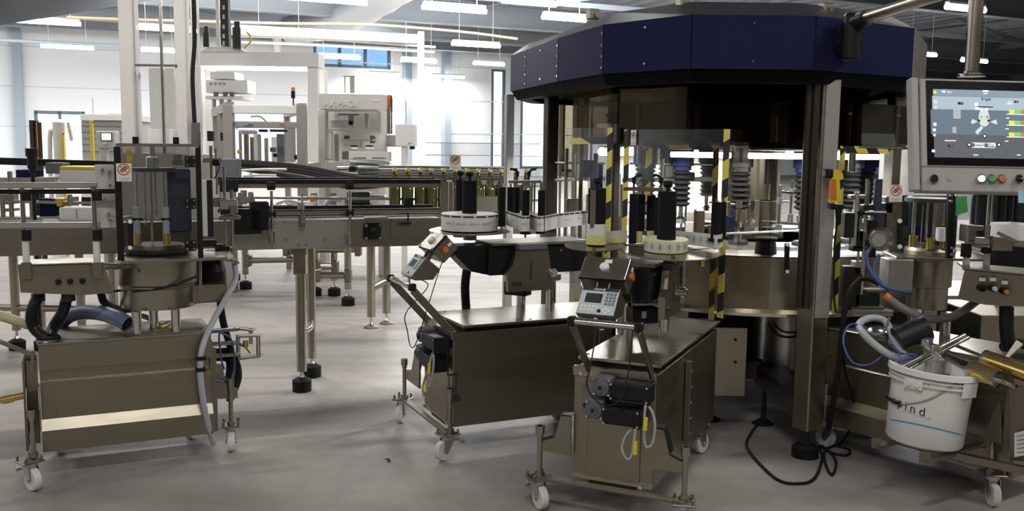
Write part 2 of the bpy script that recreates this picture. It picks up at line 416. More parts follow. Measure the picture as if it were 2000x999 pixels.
# tube lamps, all hung at one height
tubem = mat('lit_tube', (1, .99, .96), .5, emit=14)
hang = mat('lamp_body', (.75, .75, .75), .5)
LAMPS = [(88, 43, 1.6), (20, 118, 1.5), (132, 92, 1.5), (176, 124, 1.5), (327, 57, 1.5), (311, 99, 1.1), (545, 67, 1.5), (662, 112, 1.5), (640, 0, 1.6), (888, 18, 1.45),
         (1102, 36, 1.1), (818, 119, 1.3), (750, 145, 1.4), (875, 150, 1.5), (930, 88, 1.5), (955, 125, 1.2), (500, 153, 1.3), (1886, 17, 1.1), (1800, 106, 1.2), (1903, 119, 1.15), (1034, 5, 1.2)]
LZ = 4.3
lamp0 = None
lab = ['near the cable tray above the white wall bay', 'cut by the edge of the picture', 'low against the white wall panels', 'in front of the wall posts', 'between the two tall palletizer columns', 'below another tube between the palletizer columns',
       'above the white gantry beam', 'under the dark blue window', 'beside the round duct', 'above the acrylic tunnel, high up', 'just above the navy hood corner', 'beside the thin pole right of the blue window', 'low, above the packer box',
       'lowest one over the acrylic tunnel', 'level with the hood corner of the big machine', 'touching the grey post of the big machine', 'behind the gantry gripper', 'crossing the terminal arm tube at the top', 'beside the pale end plate of the navy hood', 'behind the terminal arm tube, lower', 'at the top edge beside the hood']
def place_lamp(px, py, L, why):
    c = G(px, py, LZ)
    t = thing('tube_lamp', 'bright white fluorescent tube hanging %s' % why, 'lamp', c, HA, 'fluorescent tubes hung under the roof')
    b = MB(); b.cyl((-L / 2, 0, 0), (L / 2, 0, 0), .055, n=10); b.build('tube', tubem, t)
    b = MB(); b.box((0, 0, .09), (L * .96, .12, .06), b=.01); b.build('housing', hang, t)
    b = MB()
    for s in (-1, 1): b.cyl((s * L * .35, 0, .1), (s * L * .35, 0, ZC - LZ), .008, n=5)
    b.build('hanger', hang, t)
    return c
def lamp_light(c, L, e):
    ld = bpy.data.lights.new('strip_area_light', 'AREA'); ld.shape = 'RECTANGLE'; ld.size = L; ld.size_y = .1; ld.energy = e; ld.color = (1, .98, .95)
    lo = bpy.data.objects.new('strip_area_light', ld); C.objects.link(lo); lo.location = c - Vector((0, 0, .07)); lo.rotation_euler = (0, 0, HA)
for (px, py, L), why in zip(LAMPS, lab):
    lamp_light(place_lamp(px, py, L, why), L, TUBE_LAMP)
# unseen strip lights without tubes, added to brighten the hall's near half and middle
for v, e in ((-2.5, .4), (.8, .6), (8, 1.0), (14, 1.2)):
    for u in (-8.6, -4.1, .4, 5, 9.5): lamp_light(hp(u, v, 4.4), 1.5 if v > 0 else 2.6, UNSEEN_LAMP * e)
# unseen area lights under the roof, added to brighten the back wall
for u in (-20, -6, 8):
    ld = bpy.data.lights.new('wall_fill', 'AREA'); ld.shape = 'RECTANGLE'; ld.size = 11; ld.size_y = 5; ld.energy = WALL_FILL; ld.color = (.93, .97, 1)
    lo = bpy.data.objects.new('wall_fill', ld); C.objects.link(lo); lo.location = hp(u, 20, ZC - .4); lo.rotation_euler = (R_(38), 0, HA)
w = bpy.data.worlds.new('world'); bpy.context.scene.world = w; w.use_nodes = True
bg = w.node_tree.nodes['Background']; bg.inputs[0].default_value = (.85, .92, 1, 1); bg.inputs[1].default_value = 2.2
sc = bpy.context.scene
sc.view_settings.view_transform = 'Standard'; sc.view_settings.look = 'None'; sc.view_settings.gamma = 1; sc.view_settings.exposure = EXPOSURE
sc.view_settings.use_curve_mapping = False
sc.cycles.use_denoising = True
sc.cycles.max_bounces = 8; sc.cycles.transparent_max_bounces = 24; sc.cycles.diffuse_bounces = 4; sc.cycles.glossy_bounces = 4; sc.cycles.transmission_bounces = 6
sc.cycles.caustics_reflective = False; sc.cycles.caustics_refractive = False
sc.cycles.sample_clamp_indirect = 6

# ducts, pipes and cable runs under the roof
dm = mat('duct_sheet', (.62, .64, .66), .45, .5)
mb = MB(); mb.tube([P(805, -45, 24), P(702, 20, 28), P(630, 48, 31), P(570, 58, 33)], .46, n=20, sub=6, ribs=1)
single('ventilation_duct', mb, dm, 'wide round silver air duct slanting under the roof', 'duct')
mb = MB(); mb.cyl(P(541, 20, 35), P(541, 106, 35), .16, n=12)
single('downpipe', mb, cream, 'white upright pipe dropping under the round duct', 'pipe')
cable = mat('rusty_cable', (.33, .22, .13), .7)
mb = MB(); mb.tube([P(130, 34, 20), P(240, 38, 20.5), P(400, 42, 21), P(560, 46, 22), P(720, 48, 23), P(900, 62, 24), P(1010, 76, 25)], .035, n=6)
single('cable_run', mb, cable, 'thin brown cable line running along under the roof beams', 'cable')
for pts, rr, lb in (([(0, 78, 26), (240, 90, 28)], .05, 'thin dark rod across the white wall bay, upper one'),
                    ([(460, 70, 24), (620, 76, 25), (850, 92, 27)], .04, 'upper thin rail between gantry and white pole'),
                    ([(460, 82, 24), (620, 88, 25), (848, 102, 27)], .04, 'lower thin rail between gantry and white pole')):
    mb = MB(); mb.tube([P(*q) for q in pts], rr, n=6); single('pipe', mb, pm if rr > .045 else beige, lb, 'pipe')
mb = MB(); mb.bar(P(455, 58, 23.5), P(822, 77, 26), .3, .22); single('support_beam', mb, beige, 'pale horizontal crane beam over the packing machines', 'beam')
mb = MB(); mb.cyl(P(822, 330, 24), P(822, 62, 24), .085, n=10); single('support_pole', mb, beige, 'thin pale pole standing behind the acrylic tunnel', 'pole')

# deep rafter crossing the upper left
mb = MB(); a_, c_ = P(-140, 30, 15), P(330, -38, 19)
drm = mat('dark_rafter_paint', (.075, .08, .09), .6)
mb.bar(a_, c_, .3, .62); near_rafter = struct('ceiling_beam_30', mb, drm)
# ------------------------------------------------------------------ the rotary labelling machine under the navy hood
HZ0, HZ1 = 1.842, 2.078
def xy(px, Y, py=285): q = P(px, py, Y); return Vector((q.x, q.y, 0))
HV_ = [xy(1785, 4.7, 100), xy(1593, 4.3, 80), xy(1350, 4.3, 80), xy(1178, 4.7, 95), xy(1090, 5.3, 115), xy(1027, 6.0, 135), xy(997, 6.4, 140)]
HV_ += [Vector((.1, 7.0, 0)), Vector((.75, 7.5, 0)), Vector((1.9, 7.3, 0)), Vector((2.4, 6.5, 0)), Vector((2.33, 5.45, 0))]
CC = Vector((1.4, 5.6, 0))
CAR = thing('rotary_labelling_machine', 'huge round machine with navy faceted hood and smoked windows on steel posts', 'machine', CC)
NH = len(HV_)
hc = sum(HV_, Vector()) / NH
def inset(p, d): return p + (hc - p).normalized() * d
def up(p, z): return Vector((p.x, p.y, z))
for i in range(NH):
    a, c = HV_[i], HV_[(i + 1) % NH]
    e = (c - a).normalized(); nrm = Vector((e.y, -e.x, 0))
    if nrm.dot(hc - a) > 0: nrm = -nrm
    a2, c2 = a + e * .004, c - e * .004
    mb = MB(CAR); mb.poly([up(a2, HZ0), up(c2, HZ0), up(c2, HZ1), up(a2, HZ1)], -nrm * .02)
    hpn = mb.build('hood_panel', navy if i != NH - 1 else alu, CAR, 'end panel made pale for its reflection' if i == NH - 1 else None)  # end facet gets grey metal to stand for its pale reflection
    L = (c - a).length
    if i in (1, 2, 4, 6):
        fs = (.5,) if i < 6 else ()
        mb = MB(CAR)
        for f in fs:
            for z in (HZ0 + .035, HZ1 - .035):
                q = up(a + e * L * f, z); mb = MB(CAR); mb.cyl(q - nrm * .001, q + nrm * .006, .0085, .006, n=12); mb.build('cap_screw', chrome, hpn, 'bright cap screw')
        pass
    if i == 3 or i == 4 or i == 5:
        for k in range(4):
            mb = MB(CAR); q = up(a + e * .012, HZ0 + .03 + k * .055); mb.cyl(q, q + nrm * .004, .006, n=8); mb.build('cap_screw', chrome, hpn)
mb = MB(CAR)
up1 = [up(p, HZ1) for p in HV_]; up2 = [up(inset(p, .14), HZ1 + .075) for p in HV_]
mb.add(up1 + up2, [(i, (i + 1) % NH, NH + (i + 1) % NH, NH + i) for i in range(NH)] + [tuple(range(NH, 2 * NH))])
mb.build('hood_cap', dgrey, CAR)
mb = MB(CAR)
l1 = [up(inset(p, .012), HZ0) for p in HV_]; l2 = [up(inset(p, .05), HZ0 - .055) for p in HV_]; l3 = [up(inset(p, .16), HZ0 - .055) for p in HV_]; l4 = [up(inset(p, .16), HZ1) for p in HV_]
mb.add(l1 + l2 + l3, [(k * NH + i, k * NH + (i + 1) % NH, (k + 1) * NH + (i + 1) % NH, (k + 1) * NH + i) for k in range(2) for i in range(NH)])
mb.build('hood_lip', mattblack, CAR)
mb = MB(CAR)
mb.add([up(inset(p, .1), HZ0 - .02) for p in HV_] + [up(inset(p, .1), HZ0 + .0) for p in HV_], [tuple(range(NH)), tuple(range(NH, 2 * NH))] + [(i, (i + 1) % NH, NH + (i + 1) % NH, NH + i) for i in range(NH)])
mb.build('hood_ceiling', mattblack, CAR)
for px, py, Y in ((1158, 28, 4.85), (1334, 9, 4.5), (1612, 17, 4.5)):
    mb = MB(CAR); q = P(px, py, Y); mb.box(q, (.055, .05, .05), rz=.4, b=.004); mb.cyl(q + Vector((.02, -.03, -.005)), q + Vector((.02, .03, -.005)), .012, n=10)
    mb.build('lifting_bracket', steel, CAR)
# posts
def post(px, Y, z0, z1, w, rz, m=steel, dx=0):
    q = xy(px, Y); mb = MB(CAR); mb.box((q.x, q.y, (z0 + z1) / 2), (w, w, z1 - z0), rz=rz, b=.006)
    return mb.build('post', m, CAR), q
def foot(q, r, h, zr, mt=rubber):
    mb = MB(CAR); mb.cyl((q.x, q.y, h), (q.x, q.y, zr), .018, n=12); mb.cyl((q.x, q.y, h), (q.x, q.y, h + .02), .03, n=6)
    f = mb.build('levelling_foot', blackm, CAR)
    mb = MB(CAR); mb.lathe([(r, 0), (r, h * .8), (r * .75, h), (.01, h)], (q.x, q.y, 0), 28); mb.build('foot_pad', mt, f)
pf, q0 = post(1604, 4.5, .13, HZ0 - .02, .105, R_(28), steel)
foot(Vector((1.44, 4.475, 0)), .064, .062, .2)
mb = MB(CAR); q = xy(1622, 4.44); mb.box((q.x, q.y, 1.25), (.072, .012, 1.12), rz=R_(8), b=.004)  # strip in a paler tone stands for the lit face of the post
mb.build('lit_post_face', mat('lit_face_grey', (.40, .385, .365), .4, .3), CAR, 'pale grey strip standing for the lit post face')
mb = MB(CAR); q = xy(1590, 4.42); mb.cyl((q.x, q.y, .74), (q.x, q.y, 1.79), .016, n=14); q = xy(1577, 4.44); mb.cyl((q.x, q.y, .74), (q.x, q.y, 1.79), .02, n=14)
mb.build('window_hinge_profile', brown, CAR)
for px, Y, w, m in ((994, 6.4, .055, alu), (1076, 5.95, .075, brown), (1745, 5.5, .07, steel), (1203, 5.06, .04, brown)): post(px, Y, .1, HZ0 - .02, w, R_(20), m)
for p in (Vector((.5, 7.1, 0)), Vector((1.9, 7.0, 0)), Vector((2.25, 6.2, 0))):
    mb = MB(CAR); mb.box((p.x, p.y, .97), (.1, .1, 1.7), rz=.3, b=.006); mb.build('post', steel, CAR)
for p in (Vector((1.377, 5.014, 0)), Vector((1.097, 5.079, 0)), Vector((2.1, 5.4, 0)), Vector((.55, 6.2, 0)), Vector((1.2, 6.9, 0))):
    mb = MB(CAR); mb.cyl((p.x, p.y, .02), (p.x, p.y, .34), .014, n=12); f = mb.build('levelling_foot', blackm, CAR)
    mb = MB(CAR); mb.lathe([(.062, 0), (.062, .008), (.02, .03), (.01, .032)], (p.x, p.y, 0), 28); mb.build('foot_pad', blackm, f)
# smoked windows hang between the posts (upper panels all round the front, full height on the front facet)
WI = [inset(p, .22) for p in HV_]
def win(i, z0, z1, m, f0=0., f1=1.):
    a, c = WI[i], WI[(i + 1) % NH]; e = c - a; L = e.length; e.normalize(); n_ = Vector((-e.y, e.x, 0))
    mb = MB(CAR); p, q = a + e * (L * f0 + .006), a + e * (L * f1 - .006)
    mb.poly([up(p, z0), up(q, z0), up(q, z1), up(p, z1)], n_ * .006)
    return mb.build('window_panel', m, CAR)
WZ = 1.80
win(0, 1.495, WZ, MATS['smoked_glass'])
win(1, 1.50, WZ, MATS['smoked_glass'], .1, .98); win(1, .72, 1.495, litsmoke, .1, .98)
win(2, 1.50, WZ, MATS['smoked_glass']); win(3, 1.50, WZ, MATS['smoked_glass']); win(4, 1.30, WZ, MATS['smoked_glass'])
# handle on the front window
a, c = WI[1], WI[2]; e = (c - a).normalized(); nf = Vector((0, -1, 0))
h = P(1537, 478, 4.49); h2 = P(1536, 530, 4.49)
mb = MB(CAR); mb.bar(Vector((h.x, h.y, h.z + .01)), Vector((h2.x, h2.y, h2.z - .01)), .022, .025, b=.006); hd = mb.build('window_handle', black, CAR)
mb = MB(CAR)
for q in (h, h2): mb.cyl(q + Vector((0, -.013, 0)), q + Vector((0, -.017, 0)), .009, n=14)
mb.build('screw_cover', white, hd, 'white round screw covers')
# upper drum, centre column, table
mb = MB(CAR); mb.lathe([(.5, 1.49), (.82, 1.49), (.85, 1.52), (.85, 1.72), (.6, 1.74), (.6, 1.84)], CC, 56); mb.build('upper_drum', mat('drum_metal', (.035, .03, .023), .5, .5, .2, 2), CAR)
mb = MB(CAR)
for k in range(14):
    a = k * 2 * PI / 14 + .1; q = CC + Vector((math.cos(a), math.sin(a), 0)) * .856
    mb.box((q.x, q.y, 1.62), (.012, .03, .2), rz=a); mb.cyl((q.x, q.y, 1.66), (q.x, q.y, 1.672), .02, n=8)
mb.build('drum_bracket', dsteel, CAR)
mb = MB(CAR); mb.lathe([(.20, .97), (.20, 1.02), (.16, 1.05), (.16, 1.44), (.22, 1.49)], CC, 32); mb.build('centre_column', steelh, CAR)
mb = MB(CAR); mb.lathe([(.94, .950), (.94, .67), (.88, .67)], CC, 72); mb.build('table_apron', steelh, CAR)
mb = MB(CAR); mb.lathe([(.05, .965), (.93, .965), (.94, .955), (.90, .950)], CC, 72); mb.build('round_table', mat('table_steel', (.52, .52, .52), .42, .6, .08, 4), CAR)
mb = MB(CAR); mb.lathe([(.945, .69), (.985, .675), (.985, .66), (.3, .655)], CC, 72); mb.build('table_rim', chrome, CAR)
mb = MB(CAR); mb.lathe([(.75, .965), (.75, .985), (.5, .985), (.5, .965)], CC, 64); mb.build('bottle_ring', zinc, CAR)
NS = 12
for k in range(NS):
    a = k * 2 * PI / NS + .20; q = CC + Vector((math.cos(a), math.sin(a), 0)) * .64
    mb = MB(CAR); mb.cyl((q.x, q.y, 1.39), (q.x, q.y, 1.50), .062, n=20); mb.cyl((q.x, q.y, 1.365), (q.x, q.y, 1.39), .05, n=20); st = mb.build('bottle_head', navy if k % 2 else blackm, CAR)
    pr = []
    for j in range(7): pr += [(.034, 1.365 - j * .028), (.052, 1.351 - j * .028)]
    pr.append((.03, 1.365 - 7 * .028))
    mb = MB(CAR); mb.lathe(pr, q - Vector((0, 0, 0)), 20); mb.build('bellows', rubber, st)
    mb = MB(CAR); mb.cyl((q.x, q.y, 1.10), (q.x, q.y, 1.18), .013, n=10); mb.lathe([(.022, 1.075), (.028, 1.10), (.013, 1.115)], q, 14); mb.build('centring_bell', chrome, st)
    mb = MB(CAR); mb.lathe([(.052, .985), (.052, 1.0), (.04, 1.008)], q, 20); mb.build('bottle_plate', dgrey, CAR)
mb = MB(CAR)
ledm = mat('inspection_light', (.95, .98, 1), .5, emit=10)
for a0 in (55, 95, 135, 238, 266, 294):
    rl_, da_ = (.98, 14) if a0 < 200 else (.84, 11)
    p = CC + Vector((math.cos(R_(a0 - da_)), math.sin(R_(a0 - da_)), 0)) * rl_; q = CC + Vector((math.cos(R_(a0 + da_)), math.sin(R_(a0 + da_)), 0)) * rl_
    mb = MB(CAR); mb.cyl(up(p, 1.452), up(q, 1.452), .024 if a0 < 200 else .014, n=12); lb_ = mb.build('light_bar', ledm, CAR, 'lit white inspection tube')
    mb = MB(CAR); mb.bar(up(p, 1.483), up(q, 1.483), .06, .012, b=.003); mb.build('light_housing', chrome, lb_)
ld = bpy.data.lights.new('inspection_light', 'AREA'); ld.shape = 'RECTANGLE'; ld.size = .5; ld.size_y = .06; ld.energy = 30; ld.color = (.95, .98, 1)
ld2 = ld.copy(); ld2.energy = 3.5
for a0 in (55, 95, 135, 238, 266, 294):
    lo = bpy.data.objects.new('inspection_light', ld if a0 < 200 else ld2); C.objects.link(lo)
    p = CC + Vector((math.cos(R_(a0)), math.sin(R_(a0)), 0)) * (.96 if a0 < 200 else .80); lo.location = up(p, 1.418); lo.rotation_euler = (0, 0, R_(a0 + 90))
rp0, rp1 = inset(HV_[8], .3), inset(HV_[9], .3)
mb = MB(CAR); mb.poly([up(rp0, 1.0), up(rp1, 1.0), up(rp1, 1.42), up(rp0, 1.42)], (0, .02, 0)); mb.build('added_rear_panel', white, CAR, 'white panel added to brighten the interior')  # white panel added so the machine's inside looks bright
# guide rods, clamps and brush inside the front window
def rods(px, pyb, pyt, Y, w, clampy=()):
    mb = MB(CAR); a, zt, r = vcyl(mb, px, pyb, pyt, Y, w, 12)
    o = mb.build('guide_rod', chrome, CAR)
    mb = MB(CAR); mb.cyl((a.x, a.y, a.z - .005), (a.x, a.y, a.z + .045), r * 2.1, n=16); mb.build('rod_clamp', zinc, o)
    for cy in clampy: mb = MB(CAR); z = P(px, cy, Y).z; mb.cyl((a.x, a.y, z - .017), (a.x, a.y, z + .017), r * 1.7, n=12); mb.build('rod_clamp', zinc, o)
rods(1460, 456, 362, 5.0, 6, (395,)); rods(1520, 455, 362, 4.9, 6.5, (392,)); rods(1543, 434, 353, 5.2, 5, (375,)); rods(1561, 436, 350, 5.3, 5, (380,)); rods(1441, 470, 395, 4.9, 7, (400,))
for p0, p1, w in (((1470, 393, 5.0), (1540, 393, 5.1), 5), ((1520, 375, 4.95), (1566, 379, 5.2), 5), ((1482, 433, 5.1), (1560, 437, 5.3), 5), ((1484, 443, 5.0), (1562, 447, 5.1), 4), ((1410, 457, 4.85), (1562, 450, 4.9), 4),
                 ((1426, 399, 4.95), (1470, 399, 5.0), 5), ((1385, 396, 5.2), (1440, 394, 5.1), 4)):
    mb = MB(CAR); mb.cyl(P(*p0), P(*p1), w / 2 * M1(p0[2]), n=10); mb.build('guide_rod', chrome, CAR)
mb = MB(CAR); q = P(1474, 423, 4.95); mb.box(q, (.028, .05, .17), rz=.3, b=.003); bo = mb.build('brush_back', zinc, CAR)
mb = MB(CAR); q = P(1482, 423, 4.95); mb.box(q, (.016, .045, .165), rz=.3, b=.004); mb.build('brush_bristles', rubber, bo)
mb = MB(CAR); vcyl(mb, 1498, 360, 292, 5.15, 10, 14); o = mb.build('piston_sleeve', black, CAR)
mb = MB(CAR); vcyl(mb, 1499, 455, 358, 5.15, 5, 12); mb.build('piston_rod', chrome, o)
mb = MB(CAR); q = P(1495, 500, 4.72); s_ = M1(4.72)
mb.lathe([(21 * s_, 0), (21 * s_, 6 * s_), (19 * s_, 24 * s_), (15 * s_, 27 * s_), (22 * s_, 29 * s_), (22 * s_, 32 * s_), (13 * s_, 34 * s_)], (q.x, q.y, .965), 28); mb.build('rubber_boot', rubber, CAR, 'black rubber boot on the table')
mb = MB(CAR); q = P(1365, 440, 4.9); mb.box((q.x, q.y, 1.10), (.055, .035, .15), rz=.1, b=.01); mb.build('sensor_block', dsteel, CAR)
mb = MB(CAR); q = P(1348, 442, 5.1); mb.box((q.x, q.y, 1.06), (.05, .04, .06), b=.003); mb.build('sensor_block', beige, CAR)
for k, (px, pb, pt, Y, w, m) in enumerate(((1092, 470, 280, 5.9, 5, chrome), (1104, 470, 290, 5.8, 8, dsteel), (1122, 480, 300, 5.6, 5, chrome), (1132, 470, 250, 5.5, 8, brown), (1146, 480, 380, 5.5, 6, chrome), (1160, 470, 300, 5.3, 9, blackm), (1170, 470, 330, 5.5, 6, chrome), (1206, 470, 340, 5.3, 8, dsteel), (1212, 480, 360, 5.2, 5, chrome), (1290, 460, 310, 5.6, 7, steelh), (1330, 455, 370, 5.3, 5, chrome), (1338, 455, 370, 5.3, 5, chrome), (1428, 470, 410, 4.95, 9, navy))):
    mb = MB(CAR); vcyl(mb, px, pb, pt, Y, w, 12); mb.build('transfer_post', m, CAR)
for px, py, Y, sx, sz, m in ((1150, 330, 5.5, .08, .10, blackm), (1165, 345, 5.4, .06, .14, navy), (1120, 405, 5.6, .10, .10, dsteel), (1210, 440, 5.3, .06, .10, dgrey), (1275, 430, 5.6, .12, .2, steelh), (1310, 335, 5.7, .10, .08, dsteel), (1345, 345, 5.6, .06, .05, black), (1425, 440, 4.95, .04, .10, navy), (1395, 450, 5.0, .05, .06, blackm)):
    mb = MB(CAR); mb.box(P(px, py, Y), (sx, .06, sz), rz=.2, b=.006); mb.build('transfer_block', m, CAR)
for p0, p1, w, m in (((1085, 352, 5.9), (1180, 350, 5.5), 6, alu), ((1085, 318, 5.9), (1180, 320, 5.5), 5, zinc), ((1215, 352, 5.7), (1400, 350, 5.7), 9, white), ((1230, 320, 5.8), (1400, 322, 5.8), 4, chrome), ((1200, 395, 5.4), (1260, 397, 5.4), 4, chrome)):
    mb = MB(CAR); mb.cyl(P(*p0), P(*p1), w / 2 * M1(p0[2]), n=12); mb.build('transfer_rail', m, CAR)
# understructure
mb = MB(CAR); mb.box((1.55, 6.0, .42), (1.4, 1.3, .46), rz=.2, b=.01); mb.build('dark_underfill', brown, CAR)  # dark box added to fill the shaded space under the table
a, c = P(1390, 640, 4.85), P(1455, 775, 4.85)
mb = MB(CAR); mb.box(((a.x + c.x) / 2, 4.98, (a.z + c.z) / 2), (c.x - a.x, .26, a.z - c.z), b=.003); bx = mb.build('junction_cabinet', steelh, CAR)
mb = MB(CAR)
for py in (664, 708): q = P(1436, py, 4.85); mb.cyl(q, q + Vector((0, -.008, 0)), .008, n=10)
mb.build('cap_screw', blackm, bx)
mb = MB(CAR); q = xy(1548, 5.2); mb.lathe([(.14, .22), (.19, .3), (.19, .62), (.17, .66)], q + Vector((.02, 0, 0)), 36); mb.build('tank', zinc, CAR)
mb = MB(CAR); mb.bar((1.0, 5.15, .30), (1.36, 5.02, .30), .08, .1, b=.004); mb.bar((1.36, 5.02, .28), (1.44, 4.5, .22), .08, .11, b=.004); mb.bar((1.44, 4.5, .24), (1.45, 5.36, .3), .07, .09, b=.004); mb.build('base_beam', brown, CAR)
mb = MB(CAR); mb.tube([P(1500, 632, 4.75), P(1520, 655, 4.75), P(1552, 658, 4.75), P(1560, 640, 4.75)], .006, n=8); mb.tube([P(1510, 632, 4.75), P(1530, 648, 4.75), P(1556, 650, 4.75)], .005, n=8)
mb.build('cable', black, CAR)
mb = MB(CAR); a = P(1376, 622, 4.80); b_ = P(1396, 702, 4.80); mb.bar(a, b_, .05, .035, b=.002); mb.build('guard_bracket', steelh, CAR)
# yellow and black edge tape round the openings
SV = stripes('hazard_tape', (.016, .016, .018), (.86, .72, .12), 8.2, (1, .2, -1))
SH = stripes('hazard_tape_crosswise', (.016, .016, .018), (.86, .72, .12), 8.2, (1, .3, 1))
def tape(p, q, w, m, root, nrm=(0, -1, 0)):
    mb = MB(root); p, q = Vector(p), Vector(q); mb.bar(p, q, w, .003, up=nrm); return mb.build('hazard_tape', m, root)
tape(P(1256, 283, 4.84), P(1405, 287, 4.66), .036, SH, CAR); tape(P(1269, 280, 4.82), P(1262, 400, 4.82), .032, SV, CAR); tape(P(1399, 283, 4.64), P(1389, 625, 4.64), .028, SV, CAR)
tape(P(1641, 292, 4.62), P(1738, 294, 4.85), .034, SH, CAR); tape(P(1646, 290, 4.6), P(1630, 612, 4.6), .026, SV, CAR)
tape(P(1113, 276, 5.2), P(1190, 274, 4.95), .034, SH, CAR)
# acrylic guards round the front label unit
def guard(name, label, pts, z0, z1, tapes, m=clear, stick=None):
    g = thing(name, label, 'safety guard', (pts[0][0], pts[0][1], 0))
    for (a, c) in zip(pts, pts[1:]):
        a = Vector((a[0], a[1], 0)); c = Vector((c[0], c[1], 0)); e = (c - a).normalized(); mb = MB(g)
        mb.poly([up(a, z0), up(c, z0), up(c, z1), up(a, z1)], Vector((-e.y, e.x, 0)) * .006); mb.build('acrylic_panel', m, g)
    for k, side in tapes:
        p = Vector((pts[k][0], pts[k][1], 0)); d = Vector((pts[k + side][0], pts[k + side][1], 0)) - p; d.normalize(); p = p + d * .016
        nrm = Vector((d.y, -d.x, 0)); nrm = nrm if nrm.y < 0 else -nrm
        tape(up(p + nrm * .002, z0), up(p + nrm * .002, z1), .034, SV, g, nrm)
    return g
gl = xy(1108, 5.10); gm = xy(1196, 4.87)
g1 = guard('acrylic_guard', 'clear acrylic guard with one hazard taped edge between the two label units', [(gl.x, gl.y), (gm.x, gm.y)], .80, P(1150, 250, 5.0).z, [(1, -1)])
ga = xy(1220, 4.80); gb = xy(1425, 4.30); gc = xy(1450, 4.41)
g2 = guard('acrylic_guard', 'wide clear acrylic guard with hazard taped upright edges beside the front label unit', [(ga.x, ga.y), (gb.x, gb.y), (gc.x, gc.y)], .71, P(1330, 254, 4.7).z, [(0, 1), (1, -1)])
e = (gb - ga).normalized(); sp = ga + e * .062
sticker(g2, up(sp + Vector((e.y, -e.x, 0)) * .003, 1.535), e, Vector((e.y, -e.x, 0)), .036, .075)
# flexible curtain hanging by the left guard
mb = MB(CAR); mb.lathe([(.25, .72), (.27, .9), (.26, 1.0)], (.40, 5.52, 0), 24, cap=False, a0=PI * 1.05, a1=PI * 1.75); mb.build('cloudy_guard_sheet', frosty, CAR, 'cloudy bent guard sheet')
# ------------------------------------------------------------------ wheeled carts: shared pieces
def wheel_caster(root, x, y, ang, plate_z=.125, brake=True, r=.05, pw=.09):
    M = Matrix.Rotation(ang, 3, 'Z'); d = M @ Vector((1, 0, 0)); n = M @ Vector((0, 1, 0)); o = Vector((x, y, 0))
    b = MB(); b.box(o + Vector((0, 0, plate_z)), (pw, pw, .008), M=M, b=.002)
    for sx in (-1, 1):
        for sy in (-1, 1):
            q = o + M @ Vector((sx * pw * .38, sy * pw * .38, plate_z)); b.cyl(q, q + Vector((0, 0, .02)), .006, n=6); b.ball(q + Vector((0, 0, .021)), .006, 8)
    cs = b.build('caster', dsteel, root)
    c = o + d * .022 + Vector((0, 0, r))
    b = MB(); b.lathe([(.008, -.016), (r * .92, -.016), (r, -.010), (r, .010), (r * .92, .016), (.008, .016)], c, 28, Matrix((d, Vector((0, 0, 1)), n)).transposed()); b.build('wheel', nylon, cs)
    b = MB()
    b.cyl(o + Vector((0, 0, plate_z - .006)), o + Vector((0, 0, plate_z - .022)), .03, n=18)
    for s in (-1, 1):
        p = n * s * .021
        b.poly([o + p - d * .022 + Vector((0, 0, plate_z - .02)), o + p + d * .03 + Vector((0, 0, plate_z - .02)), c + p + d * .014 + Vector((0, 0, .002)), c + p - Vector((0, 0, .014)), c + p - d * .014], n * s * .003)
    b.cyl(c - n * .027, c + n * .027, .007, n=10)
    b.build('fork', zinc, cs)
    if brake:
        b = MB(); q = o - d * .045 + Vector((0, 0, plate_z - .035))
        b.bar(o + Vector((0, 0, plate_z - .028)) + d * .02, q - d * .02, .036, .006); b.bar(q - d * .018, q - d * .042 - Vector((0, 0, .022)), .04, .012, b=.003)
        b.build('brake_lever', zinc, cs)
    return cs
def jack(root, x, y, z0, z1):
    b = MB(); b.cyl((x, y, z0), (x, y, z1), .011, n=12); b.cyl((x, y, z0), (x, y, z0 + .018), .022, n=6); b.cyl((x, y, z1 - .035), (x, y, z1), .019, n=6); b.cyl((x, y, z1 - .05), (x, y, z1 - .035), .014, n=12)
    return b.build('jack_screw', steelh, root)
def gusset(root, pts, x, y, off, m=None):
    b = MB(); b.poly([Vector((x + px, y, pz)) for px, pz in pts], off)
    return b.build('support_bracket', m or dsteel, root)

